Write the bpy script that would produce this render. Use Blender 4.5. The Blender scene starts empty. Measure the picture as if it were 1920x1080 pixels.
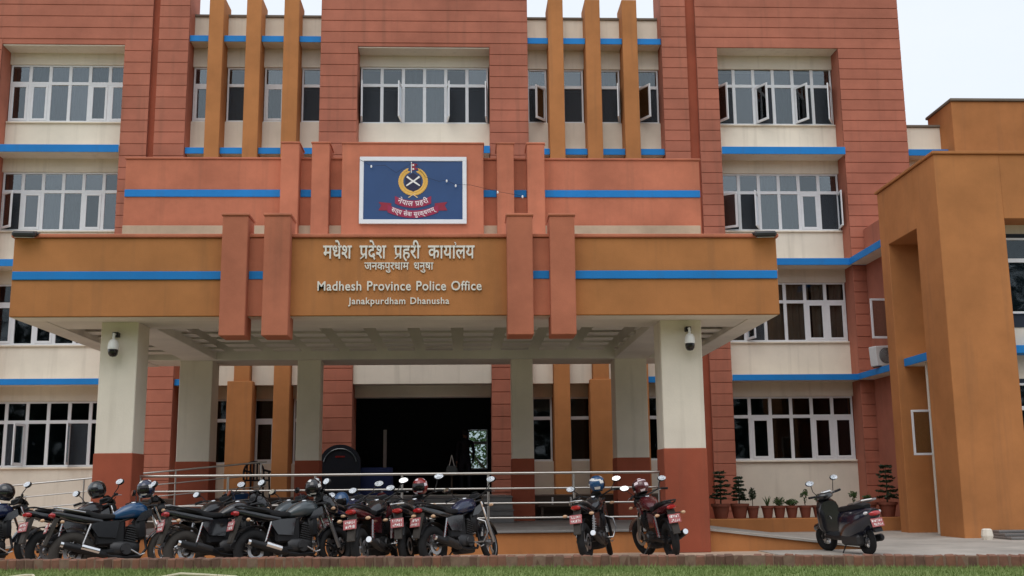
import bpy, bmesh, math, random
from mathutils import Vector, Matrix, Euler

random.seed(11)
R = math.radians
scene = bpy.context.scene
col = scene.collection

# ------------------------------------------------------------------ camera
EYE = 1.15
def camera():
    tilt, yaw, roll = R(10.35), R(2.55), R(0.594)
    r = Vector((math.cos(yaw), -math.sin(yaw), 0)); fh = Vector((math.sin(yaw), math.cos(yaw), 0)); up = Vector((0, 0, 1))
    f = math.cos(tilt) * fh + math.sin(tilt) * up
    d = -(math.cos(tilt) * up - math.sin(tilt) * fh)
    r2 = math.cos(roll) * r + math.sin(roll) * d
    d2 = -math.sin(roll) * r + math.cos(roll) * d
    m = Matrix((r2, -d2, -f)).transposed().to_4x4()
    m.translation = (0, 0, EYE)
    cd = bpy.data.cameras.new('camera'); o = bpy.data.objects.new('camera', cd); col.objects.link(o)
    o.matrix_world = m
    cd.sensor_width = 36; cd.lens = 36 * 2050 / 1920
    cd.clip_start = 0.1; cd.clip_end = 2000
    scene.camera = o
camera()

# ------------------------------------------------------------------ sky and sun (overcast)
SUN_EL, SUN_AZ = R(56), R(196)         # bright part of the cloud, behind the viewer
world = bpy.data.worlds.new('World'); scene.world = world; world.use_nodes = True
nt = world.node_tree; nt.nodes.clear()
sky = nt.nodes.new('ShaderNodeTexSky'); sky.sky_type = 'NISHITA'; sky.sun_disc = False
sky.sun_elevation = SUN_EL; sky.sun_rotation = SUN_AZ; sky.dust_density = 4.0; sky.air_density = 1.0
veil = nt.nodes.new('ShaderNodeMix'); veil.data_type = 'RGBA'; veil.inputs[0].default_value = 0.86
veil.inputs[7].default_value = (7.9, 8.4, 9.0, 1)          # the closed cloud layer
bg = nt.nodes.new('ShaderNodeBackground'); bg.inputs[1].default_value = 0.1
wo = nt.nodes.new('ShaderNodeOutputWorld')
cn = nt.nodes.new('ShaderNodeTexNoise'); cn.inputs['Scale'].default_value = 2.2; cn.inputs['Detail'].default_value = 7; cn.inputs['Roughness'].default_value = 0.55
tcw = nt.nodes.new('ShaderNodeTexCoord'); cm = nt.nodes.new('ShaderNodeMix'); cm.data_type = 'RGBA'; cm.inputs[6].default_value = (7.0, 7.8, 8.8, 1); cm.inputs[7].default_value = (8.8, 9.0, 9.2, 1)
cmap = nt.nodes.new('ShaderNodeMapping'); cmap.inputs['Scale'].default_value = (1, 1, 2.6)
nt.links.new(tcw.outputs['Generated'], cmap.inputs['Vector']); nt.links.new(cmap.outputs[0], cn.inputs['Vector']); nt.links.new(cn.outputs[0], cm.inputs[0]); nt.links.new(cm.outputs[2], veil.inputs[7])
nt.links.new(sky.outputs[0], veil.inputs[6]); nt.links.new(veil.outputs[2], bg.inputs[0]); nt.links.new(bg.outputs[0], wo.inputs[0])
sl = bpy.data.lights.new('sun', 'SUN'); sl.energy = 0.7; sl.angle = R(45); sl.color = (1, 0.97, 0.92)
so = bpy.data.objects.new('sun', sl); col.objects.link(so)
sd = Vector((math.sin(SUN_AZ) * math.cos(SUN_EL), math.cos(SUN_AZ) * math.cos(SUN_EL), math.sin(SUN_EL)))
so.rotation_euler = sd.to_track_quat('Z', 'Y').to_euler(); so.location = (0, -40, 60)
vs = scene.view_settings
vs.view_transform = 'Standard'; vs.look = 'None'; vs.exposure = 0.33; vs.gamma = 1.0; vs.use_curve_mapping = False
scene.cycles.max_bounces = 8; scene.cycles.diffuse_bounces = 4; scene.cycles.glossy_bounces = 4
scene.cycles.transparent_max_bounces = 12; scene.cycles.transmission_bounces = 4
scene.cycles.use_denoising = True

# ------------------------------------------------------------------ materials
MATS = {}
def _new(name):
    m = bpy.data.materials.new(name); m.use_nodes = True
    return m, m.node_tree, m.node_tree.nodes['Principled BSDF']
def simple(name, c, rough=0.5, metal=0.0, spec=0.5, coat=0.0, var=0.0, scale=20.0, bump=0.0, emit=None):
    m, t, b = _new(name)
    b.inputs['Base Color'].default_value = (*c, 1); b.inputs['Roughness'].default_value = rough
    b.inputs['Metallic'].default_value = metal; b.inputs['Specular IOR Level'].default_value = spec
    b.inputs['Coat Weight'].default_value = coat; b.inputs['Coat Roughness'].default_value = 0.08
    if var or bump:
        tc = t.nodes.new('ShaderNodeNewGeometry'); n = t.nodes.new('ShaderNodeTexNoise')
        n.inputs['Scale'].default_value = scale; n.inputs['Detail'].default_value = 5
        t.links.new(tc.outputs['Position'], n.inputs['Vector'])
        mx = t.nodes.new('ShaderNodeMix'); mx.data_type = 'RGBA'
        mx.inputs[6].default_value = (*[max(0, v * (1 - var)) for v in c], 1); mx.inputs[7].default_value = (*[min(1, v * (1 + var)) for v in c], 1)
        t.links.new(n.outputs[0], mx.inputs[0]); t.links.new(mx.outputs[2], b.inputs['Base Color'])
        if bump:
            bp = t.nodes.new('ShaderNodeBump'); bp.inputs['Strength'].default_value = bump; bp.inputs['Distance'].default_value = 0.01
            t.links.new(n.outputs[0], bp.inputs['Height']); t.links.new(bp.outputs[0], b.inputs['Normal'])
    MATS[name] = m
    return m
def plaster(name, c, var=0.16, streak=0.22, rough=0.85, dirt=(0.10, 0.075, 0.055)):
    """painted render: blotches, rain streaks running down, fine grain"""
    m, t, b = _new(name); N, L = t.nodes, t.links
    b.inputs['Roughness'].default_value = rough; b.inputs['Specular IOR Level'].default_value = 0.25
    g = N.new('ShaderNodeNewGeometry')
    oi = N.new('ShaderNodeObjectInfo')
    big = N.new('ShaderNodeTexNoise'); big.inputs['Scale'].default_value = 0.9; big.inputs['Detail'].default_value = 6; big.inputs['Roughness'].default_value = 0.62
    L.new(g.outputs['Position'], big.inputs['Vector'])
    mp = N.new('ShaderNodeMapping'); mp.inputs['Scale'].default_value = (5.5, 5.5, 0.35); L.new(g.outputs['Position'], mp.inputs['Vector'])
    st = N.new('ShaderNodeTexNoise'); st.inputs['Scale'].default_value = 1.0; st.inputs['Detail'].default_value = 5; L.new(mp.outputs[0], st.inputs['Vector'])
    fine = N.new('ShaderNodeTexNoise'); fine.inputs['Scale'].default_value = 55; fine.inputs['Detail'].default_value = 3; L.new(g.outputs['Position'], fine.inputs['Vector'])
    m1 = N.new('ShaderNodeMix'); m1.data_type = 'RGBA'
    m1.inputs[6].default_value = (*[v * (1 - var) for v in c], 1); m1.inputs[7].default_value = (*[min(1, v * (1 + var * 0.8)) for v in c], 1)
    cr = N.new('ShaderNodeValToRGB'); cr.color_ramp.elements[0].position = 0.32; cr.color_ramp.elements[1].position = 0.68
    L.new(big.outputs[0], cr.inputs[0]); L.new(cr.outputs[0], m1.inputs[0])
    sr = N.new('ShaderNodeValToRGB'); sr.color_ramp.elements[0].position = 0.55; sr.color_ramp.elements[1].position = 0.8
    L.new(st.outputs[0], sr.inputs[0])
    sm = N.new('ShaderNodeMath'); sm.operation = 'MULTIPLY'; sm.inputs[1].default_value = streak; L.new(sr.outputs[0], sm.inputs[0])
    m2 = N.new('ShaderNodeMix'); m2.data_type = 'RGBA'; L.new(m1.outputs[2], m2.inputs[6]); m2.inputs[7].default_value = (*dirt, 1); L.new(sm.outputs[0], m2.inputs[0])
    hs = N.new('ShaderNodeHueSaturation'); L.new(m2.outputs[2], hs.inputs['Color'])
    mr = N.new('ShaderNodeMapRange'); mr.inputs[3].default_value = 0.93; mr.inputs[4].default_value = 1.07
    L.new(oi.outputs['Random'], mr.inputs[0]); L.new(mr.outputs[0], hs.inputs['Value'])
    L.new(hs.outputs[0], b.inputs['Base Color'])
    bp = N.new('ShaderNodeBump'); bp.inputs['Strength'].default_value = 0.25; bp.inputs['Distance'].default_value = 0.01
    ad = N.new('ShaderNodeMath'); ad.operation = 'ADD'; L.new(fine.outputs[0], ad.inputs[0]); L.new(big.outputs[0], ad.inputs[1])
    L.new(ad.outputs[0], bp.inputs['Height']); L.new(bp.outputs[0], b.inputs['Normal'])
    MATS[name] = m
    return m
def glass(name, tint=0.7, gain=2.6):
    m = bpy.data.materials.new(name); m.use_nodes = True; t = m.node_tree; t.nodes.clear(); N, L = t.nodes, t.links
    o = N.new('ShaderNodeOutputMaterial'); mx = N.new('ShaderNodeMixShader'); tr = N.new('ShaderNodeBsdfTransparent'); gl = N.new('ShaderNodeBsdfGlossy')
    tr.inputs[0].default_value = (tint * 0.92, tint, tint, 1); gl.inputs['Roughness'].default_value = 0.03; gl.inputs['Color'].default_value = (0.9, 0.95, 1, 1)
    fr = N.new('ShaderNodeFresnel'); fr.inputs[0].default_value = 1.5
    mu = N.new('ShaderNodeMath'); mu.operation = 'MULTIPLY'; mu.inputs[1].default_value = gain; mu.use_clamp = True
    g = N.new('ShaderNodeNewGeometry'); n = N.new('ShaderNodeTexNoise'); n.inputs['Scale'].default_value = 1.3; L.new(g.outputs['Position'], n.inputs['Vector'])
    bp = N.new('ShaderNodeBump'); bp.inputs['Strength'].default_value = 0.05; bp.inputs['Distance'].default_value = 0.05
    L.new(n.outputs[0], bp.inputs['Height']); L.new(bp.outputs[0], gl.inputs['Normal'])
    L.new(fr.outputs[0], mu.inputs[0]); L.new(mu.outputs[0], mx.inputs[0]); L.new(tr.outputs[0], mx.inputs[1]); L.new(gl.outputs[0], mx.inputs[2]); L.new(mx.outputs[0], o.inputs[0])
    MATS[name] = m
    return m
plaster('cream', (0.78, 0.715, 0.615), var=0.08, streak=0.26, dirt=(0.30, 0.26, 0.20))
plaster('soffit', (0.78, 0.725, 0.655), var=0.10, streak=0.0)
plaster('red', (0.435, 0.155, 0.102), var=0.16, streak=0.30)
plaster('redbase', (0.35, 0.090, 0.050), var=0.16, streak=0.20)
plaster('salmon', (0.51, 0.174, 0.103), var=0.19, streak=0.22)
plaster('orange', (0.46, 0.190, 0.068), var=0.15, streak=0.22)
plaster('blue', (0.014, 0.215, 0.60), var=0.10, streak=0.15, rough=0.6)
plaster('coping', (0.20, 0.17, 0.14), var=0.2, streak=0.1)
plaster('concrete', (0.40, 0.365, 0.325), var=0.24, streak=0.0)
plaster('drive', (0.48, 0.36, 0.27), var=0.22, streak=0.0)
plaster('earth', (0.20, 0.15, 0.10), var=0.3, streak=0.0)
plaster('granite', (0.20, 0.19, 0.185), var=0.2, streak=0.05, rough=0.45)
plaster('paving', (0.22, 0.215, 0.21), var=0.2, streak=0.0, rough=0.6)
plaster('stonecap', (0.50, 0.37, 0.27), var=0.2, streak=0.1)
plaster('plinth', (0.09, 0.065, 0.05), var=0.2, streak=0.1, rough=0.5)
simple('frame', (0.74, 0.755, 0.79), 0.35, var=0.08, scale=6)
simple('room', (0.020, 0.029, 0.046), 0.9); simple('room_upper', (0.075, 0.088, 0.11), 0.9)  # dimness of the rooms is put into their colour, lighter copy for upper floors
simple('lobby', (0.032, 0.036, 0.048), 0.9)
simple('curtain_brown', (0.46, 0.27, 0.21), 0.9, var=0.2, scale=3)
simple('curtain_grey', (0.15, 0.165, 0.18), 0.9, var=0.12, scale=3)
glass('glass'); glass('glass_b', 0.7, 2.1); glass('glass_c', 0.7, 3.1); glass('glass_dim', 0.75, 0.8)
m_ = simple('opening_tint', (0.05, 0.06, 0.075), 0.7, spec=0.3); m_.node_tree.nodes['Principled BSDF'].inputs['Alpha'].default_value = 0.6  # half-clear grey for sheets added to lift the black of window openings
simple('steel', (0.52, 0.50, 0.48), 0.30, metal=1.0, var=0.1, scale=4)
simple('chrome', (0.75, 0.75, 0.76), 0.12, metal=1.0)
simple('alloy', (0.42, 0.42, 0.43), 0.35, metal=0.9)
simple('mirror_glass', (0.95, 0.95, 0.95), 0.03, metal=1.0)
simple('rubber', (0.016, 0.016, 0.017), 0.8, spec=0.25, var=0.5, scale=9)
simple('dustyrubber', (0.045, 0.039, 0.034), 0.85, var=0.35, scale=14)
simple('blackplastic', (0.012, 0.012, 0.014), 0.45, spec=0.3)
simple('seatvinyl', (0.014, 0.014, 0.016), 0.55, spec=0.25, bump=0.15, scale=60, var=0.1)
simple('blackpaint', (0.012, 0.012, 0.015), 0.2, coat=0.6)
simple('greypaint', (0.06, 0.075, 0.085), 0.25, coat=0.6)
simple('bluepaint', (0.010, 0.065, 0.17), 0.22, coat=0.7)
simple('navypaint', (0.008, 0.016, 0.055), 0.22, coat=0.7)
simple('scooterpaint', (0.010, 0.012, 0.026), 0.2, coat=0.7)
simple('redpaint', (0.24, 0.012, 0.014), 0.25, coat=0.7)
simple('maroonpaint', (0.085, 0.010, 0.014), 0.25, coat=0.6)
simple('enginemetal', (0.05, 0.05, 0.053), 0.5, metal=0.6)
simple('taillens', (0.42, 0.012, 0.015), 0.15, coat=0.8)
simple('amberlens', (0.70, 0.45, 0.28), 0.2, coat=0.6)
simple('clearlens', (0.75, 0.77, 0.80), 0.1, coat=0.8)
simple('platered', (0.42, 0.11, 0.115), 0.4)
simple('platewhite', (0.8, 0.78, 0.76), 0.5)
simple('white', (0.80, 0.80, 0.79), 0.45, var=0.05, scale=5)
simple('boardframe', (0.74, 0.76, 0.80), 0.4, var=0.04, scale=8)
simple('boardblue', (0.018, 0.062, 0.185), 0.35, var=0.12, scale=3)
simple('gold', (0.72, 0.42, 0.08), 0.45)
simple('goldpale', (0.82, 0.62, 0.38), 0.45)
simple('ribbon', (0.30, 0.012, 0.06), 0.5)
simple('ribbonend', (0.26, 0.010, 0.035), 0.5)
simple('pinkwhite', (0.85, 0.72, 0.76), 0.5)
simple('emblemdark', (0.012, 0.012, 0.05), 0.5)
simple('letter', (0.80, 0.76, 0.70), 0.35, var=0.1, scale=6)
simple('darkdome', (0.012, 0.010, 0.010), 0.12)
simple('terracotta', (0.20, 0.058, 0.034), 0.8, var=0.2, scale=9)
simple('soil', (0.04, 0.028, 0.02), 0.95)
simple('leafbelt', (0.022, 0.034, 0.016), 0.7, var=0.4, scale=0.6)
simple('leafdark', (0.018, 0.040, 0.014), 0.6, var=0.4, scale=12)
simple('leaf', (0.045, 0.095, 0.022), 0.6, var=0.35, scale=12)
simple('leafbright', (0.10, 0.20, 0.045), 0.6, var=0.35, scale=2)
simple('bark', (0.09, 0.065, 0.045), 0.9, var=0.3, scale=10)
simple('brickk', (0.225, 0.105, 0.070), 0.9, var=0.35, scale=14, bump=0.5)
simple('brickd', (0.150, 0.080, 0.056), 0.9, var=0.4, scale=14, bump=0.5)
simple('brickl', (0.235, 0.105, 0.065), 0.9, var=0.3, scale=14, bump=0.5)
simple('mortar', (0.24, 0.155, 0.11), 0.95, var=0.4, scale=16, bump=0.4)
simple('palepipe', (0.62, 0.56, 0.40), 0.55, var=0.15, scale=6)
simple('skin', (0.20, 0.11, 0.075), 0.6)
simple('darkcloth', (0.012, 0.013, 0.022), 0.9)
simple('hair', (0.008, 0.007, 0.006), 0.6)
simple('blueplastic', (0.010, 0.055, 0.16), 0.35)
simple('bluecloth', (0.008, 0.018, 0.085), 0.85)
simple('navycloth', (0.006, 0.008, 0.017), 0.8)
simple('acwhite', (0.62, 0.63, 0.64), 0.45, var=0.08, scale=8)
def grassmat():
    m, t, b = _new('grass'); N, L = t.nodes, t.links
    g = N.new('ShaderNodeNewGeometry'); n = N.new('ShaderNodeTexNoise'); n.inputs['Scale'].default_value = 1.6; n.inputs['Detail'].default_value = 6
    n2 = N.new('ShaderNodeTexNoise'); n2.inputs['Scale'].default_value = 40
    L.new(g.outputs['Position'], n.inputs['Vector']); L.new(g.outputs['Position'], n2.inputs['Vector'])
    cr = N.new('ShaderNodeValToRGB'); e = cr.color_ramp.elements
    e[0].position = 0.30; e[0].color = (0.13, 0.185, 0.05, 1); e[1].position = 0.72; e[1].color = (0.30, 0.30, 0.13, 1)
    x = e.new(0.5); x.color = (0.19, 0.255, 0.08, 1)
    a = N.new('ShaderNodeMath'); a.operation = 'MULTIPLY_ADD'; a.inputs[1].default_value = 0.5; L.new(n2.outputs[0], a.inputs[0])
    a2 = N.new('ShaderNodeMath'); a2.operation = 'MULTIPLY'; a2.inputs[1].default_value = 0.5; L.new(n.outputs[0], a2.inputs[0]); L.new(a2.outputs[0], a.inputs[2])
    L.new(a.outputs[0], cr.inputs[0]); L.new(cr.outputs[0], b.inputs['Base Color'])
    b.inputs['Roughness'].default_value = 0.7; b.inputs['Specular IOR Level'].default_value = 0.2
    MATS['grass'] = m
grassmat()

# ------------------------------------------------------------------ mesh helpers
class MB:
    def __init__(s): s.v = []; s.f = []
    def add(s, vs, fs):
        k = len(s.v); s.v += [tuple(v) for v in vs]; s.f += [tuple(i + k for i in f) for f in fs]; return s
    def box(s, x0, x1, y0, y1, z0, z1):
        return s.add([(x0, y0, z0), (x1, y0, z0), (x1, y1, z0), (x0, y1, z0), (x0, y0, z1), (x1, y0, z1), (x1, y1, z1), (x0, y1, z1)],
                     [(0, 3, 2, 1), (4, 5, 6, 7), (0, 1, 5, 4), (1, 2, 6, 5), (2, 3, 7, 6), (3, 0, 4, 7)])
    def bbox(s, x0, x1, y0, y1, z0, z1, b=0.012):
        """box with chamfered edges"""
        b = min(b, (x1 - x0) * .45, (y1 - y0) * .45, (z1 - z0) * .45)
        lo = (x0, y0, z0); hi = (x1, y1, z1); vs = []; idx = {}
        for sx in (0, 1):
            for sy in (0, 1):
                for sz in (0, 1):
                    c = [(lo, hi)[q][i] for i, q in enumerate((sx, sy, sz))]
                    inn = [c[i] + (b if q == 0 else -b) for i, q in enumerate((sx, sy, sz))]
                    for ax in range(3):
                        p = list(inn); p[ax] = c[ax]; idx[(sx, sy, sz, ax)] = len(vs); vs.append(p)
        fs = []
        for ax in range(3):
            o = [a for a in range(3) if a != ax]
            for sd in (0, 1):
                q = []
                for u, w in ((0, 0), (1, 0), (1, 1), (0, 1)):
                    k = [0, 0, 0]; k[ax] = sd; k[o[0]] = u; k[o[1]] = w; q.append(idx[(*k, ax)])
                fs.append(q)
        for ax in range(3):
            o = [a for a in range(3) if a != ax]
            for u in (0, 1):
                for w in (0, 1):
                    a = [0, 0, 0]; a[o[0]] = u; a[o[1]] = w; c2 = list(a); c2[ax] = 1
                    fs.append([idx[(*a, o[0])], idx[(*a, o[1])], idx[(*c2, o[1])], idx[(*c2, o[0])]])
        for sx in (0, 1):
            for sy in (0, 1):
                for sz in (0, 1): fs.append([idx[(sx, sy, sz, a)] for a in range(3)])
        cx = [(lo[i] + hi[i]) / 2 for i in range(3)]; C = Vector(cx); out = []
        for f in fs:
            p = [Vector(vs[i]) for i in f]; n = (p[1] - p[0]).cross(p[2] - p[0]); m = sum(p, Vector()) / len(p)
            out.append(f if n.dot(m - C) > 0 else f[::-1])
        return s.add(vs, out)
    def tube(s, pts, r, n=8, cap=True, closed=False):
        pts = [Vector(p) for p in pts]; k = len(pts); rs = r if isinstance(r, (list, tuple)) else [r] * k
        ref = None; vs = []; fs = []
        for i, p in enumerate(pts):
            if closed: t = pts[(i + 1) % k] - pts[i - 1]
            else: t = (pts[min(i + 1, k - 1)] - pts[max(i - 1, 0)])
            t.normalize()
            if ref is None:
                a = Vector((0, 0, 1)) if abs(t.z) < 0.9 else Vector((1, 0, 0)); ref = t.cross(a).normalized()
            u = (ref - t * ref.dot(t)).normalized(); ref = u; w = t.cross(u)
            for j in range(n):
                an = 2 * math.pi * j / n; vs.append(p + rs[i] * (math.cos(an) * u + math.sin(an) * w))
        for i in range(k if closed else k - 1):
            for j in range(n):
                a, b2 = i * n + j, i * n + (j + 1) % n; c, d = ((i + 1) % k) * n + (j + 1) % n, ((i + 1) % k) * n + j
                fs.append((a, b2, c, d))
        if cap and not closed: fs += [tuple(range(n))[::-1], tuple((k - 1) * n + j for j in range(n))]
        return s.add(vs, fs)
    def lathe(s, prof, n=16, M=None, closed=False):
        """prof: (r, z) pairs turned about local z, then placed by M"""
        M = M or Matrix(); vs = []; fs = []; k = len(prof)
        for r, z in prof:
            for j in range(n):
                a = 2 * math.pi * j / n; vs.append(M @ Vector((r * math.cos(a), r * math.sin(a), z)))
        for i in range(k if closed else k - 1):
            for j in range(n):
                i2 = (i + 1) % k; fs.append((i * n + j, i * n + (j + 1) % n, i2 * n + (j + 1) % n, i2 * n + j))
        if not closed:
            if prof[0][0] > 1e-6: fs.append(tuple(range(n))[::-1])
            if prof[-1][0] > 1e-6: fs.append(tuple((k - 1) * n + j for j in range(n)))
        return s.add(vs, fs)
    def loft(s, rings, n=14, e=2.4):
        """rings across x: (x, z_centre, half_width, half_height[, y]) as super-ellipses"""
        vs = []; fs = []; k = len(rings)
        for rg in rings:
            x, zc, hw, hh = rg[:4]; yc = rg[4] if len(rg) > 4 else 0
            for j in range(n):
                a = 2 * math.pi * j / n; c, si = math.cos(a), math.sin(a)
                vs.append((x, yc + hw * math.copysign(abs(c) ** (2 / e), c), zc + hh * math.copysign(abs(si) ** (2 / e), si)))
        for i in range(k - 1):
            for j in range(n): fs.append((i * n + j, i * n + (j + 1) % n, (i + 1) * n + (j + 1) % n, (i + 1) * n + j))
        fs += [tuple(range(n))[::-1], tuple((k - 1) * n + j for j in range(n))]
        return s.add(vs, fs)
    def ball(s, c, rx, ry=None, rz=None, n=10, M=None):
        ry = ry or rx; rz = rz or rx; k0 = len(s.v); m = n // 2 + 1
        s.lathe([(math.sin(math.pi * i / m) if 0 < i < m else 0.0, -math.cos(math.pi * i / m)) for i in range(m + 1)], n)
        M = M or Matrix()
        for i in range(k0, len(s.v)):
            p = s.v[i]; s.v[i] = tuple(M @ Vector((p[0] * rx, p[1] * ry, p[2] * rz)) + Vector(c))
        return s
    def prism(s, poly, y0, y1):
        """polygon in x-z, thickness along y"""
        n = len(poly)
        return s.add([(x, y0, z) for x, z in poly] + [(x, y1, z) for x, z in poly],
                     [tuple(range(n)), tuple(range(n, 2 * n))[::-1]] + [(i, i + n, (i + 1) % n + n, (i + 1) % n) for i in range(n)])
    def xform(s, M): s.v = [tuple(M @ Vector(p)) for p in s.v]; return s
    def mesh(s, name, mat, smooth=False):
        me = bpy.data.meshes.new(name); me.from_pydata(s.v, [], s.f)
        bm = bmesh.new(); bm.from_mesh(me); bmesh.ops.recalc_face_normals(bm, faces=bm.faces); bm.to_mesh(me); bm.free()
        me.materials.append(MATS[mat])
        if smooth:
            me.polygons.foreach_set('use_smooth', [True] * len(me.polygons))
            try: me.set_sharp_from_angle(angle=R(38))
            except Exception: pass
        return me
    def build(s, name, mat, parent=None, smooth=False, loc=None):
        o = bpy.data.objects.new(name, s.mesh(name, mat, smooth)); col.objects.link(o)
        if parent is not None: o.parent = parent
        if loc: o.location = loc
        return o
def B(*a, **k): return MB().box(*a, **k)
def BB(*a, **k): return MB().bbox(*a, **k)
def T(*a, **k): return MB().tube(*a, **k)
def empty(name, loc=(0, 0, 0), rot=(0, 0, 0)):
    o = bpy.data.objects.new(name, None); col.objects.link(o); o.location = loc; o.rotation_euler = rot; o.empty_display_size = .2
    return o
def tag(o, label=None, cat=None, group=None, kind=None):
    if label: o['label'] = label
    if cat: o['category'] = cat
    if group: o['group'] = group
    if kind: o['kind'] = kind
    return o
def inst(src, parent, loc=(0, 0, 0), rot=(0, 0, 0)):
    o = src.copy(); col.objects.link(o); o.parent = parent; o.location = loc; o.rotation_euler = rot
    return o
def struct(name, mb, mat, smooth=False):
    return tag(mb.build(name, mat, None, smooth), kind='structure')

# ------------------------------------------------------------------ ground
struct('ground', B(-400, 400, -300, 600, -0.40, -0.06), 'earth')
struct('driveway', B(-40, 40, 11.0, 34.5, -0.30, 0.0), 'drive')
struct('concrete_apron', B(5.2, 30, 17.4, 30.0, -0.05, 0.012), 'concrete')
KERB = [(-14.0, 15.75), (-9.5, 15.35), (-6.0, 14.88), (-2.5, 14.50), (0.6, 14.22), (3.5, 13.80), (6.5, 13.05), (9.5, 12.25), (14.0, 11.0)]
def kerb_y(x):
    for (a, b), (c, d) in zip(KERB, KERB[1:]):
        if a <= x <= c: return b + (d - b) * (x - a) / (c - a)
    return KERB[0][1] if x < KERB[0][0] else KERB[-1][1]
def lawn():
    xs = [-60, -30] + [k[0] for k in KERB] + [30, 60]
    vs = []; fs = []
    for x in xs: vs += [(x, kerb_y(x) - 0.02, 0.15), (x, -60, 0.15), (x, kerb_y(x) - 0.02, -0.1)]
    for i in range(len(xs) - 1):
        a, b = 3 * i, 3 * i + 3; fs += [(a, a + 1, b + 1, b), (a, b, b + 2, a + 2)]
    struct('lawn', MB().add(vs, fs), 'grass')
lawn()
def kerb():
    root = tag(empty('brick_kerb', (0, 14.2, 0)), 'low kerb of weathered red bricks on end along the lawn', 'kerb')
    rnd = random.Random(3); base = []
    for mt in ('brickk', 'brickd', 'brickl'):
        for q in range(2):
            mb = MB().bbox(-0.055, 0.055, -0.085, 0.085, 0, 0.26, 0.014)
            mb.v = [(x + rnd.uniform(-.006, .006), y + rnd.uniform(-.006, .006), z + rnd.uniform(-.006, .006)) for x, y, z in mb.v]
            base.append(mb.mesh('brick', mt))
    x = -8.2
    while x < 8.4:
        y = kerb_y(x) + 0.09; sl = (kerb_y(x + .1) - kerb_y(x)) / .1
        k = rnd.choices(range(6), (4, 4, 4, 4, 1, 1))[0]
        o = bpy.data.objects.new('brick', base[k]); col.objects.link(o); o.parent = root
        o.location = (x, y - 14.2 + rnd.uniform(-.012, .012), 0.040 + rnd.uniform(-.010, .008))
        o.rotation_euler = (rnd.uniform(-.04, .04), rnd.uniform(-.035, .035), math.atan(sl) + rnd.uniform(-.05, .05))
        x += rnd.uniform(0.113, 0.124) * math.cos(math.atan(sl))
    mb = MB(); n = 60
    for i in range(n + 1):
        xx = -14 + 28 * i / n; yy = kerb_y(xx) + .09 - 14.2
        mb.v += [(xx, yy - .07, 0.0), (xx, yy + .07, 0.0), (xx, yy - .078, .291), (xx, yy + .07, .291)]
    for i in range(n):
        a = 4 * i; b = a + 4; mb.f += [(a, b, b + 2, a + 2), (a + 2, b + 2, b + 3, a + 3), (a + 3, b + 3, b + 1, a + 1)]
    mb.build('mortar', 'mortar', root)
kerb()
def grass():
    rnd = random.Random(5); vs = []; fs = []
    for i in range(46000):
        x = rnd.uniform(-8.5, 9.5); k = kerb_y(x); y = k - 0.03 - 3.2 * rnd.random() ** 1.6
        h = rnd.uniform(.02, .055) * (1.7 if rnd.random() < .06 else 1); a = rnd.uniform(0, 6.28); w = rnd.uniform(.004, .009)
        lx, ly = rnd.uniform(-.03, .03), rnd.uniform(-.03, .03); c, s = math.cos(a) * w, math.sin(a) * w; n = len(vs)
        vs += [(x - c, y - s, .148), (x + c, y + s, .148), (x + lx, y + ly, .15 + h)]; fs.append((n, n + 1, n + 2))
    me = bpy.data.meshes.new('grass'); me.from_pydata(vs, [], fs); me.materials.append(MATS['grass'])
    o = bpy.data.objects.new('grass', me); col.objects.link(o)
    tag(o, 'short patchy green grass of the lawn before the kerb', 'grass', kind='stuff')
grass()

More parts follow.
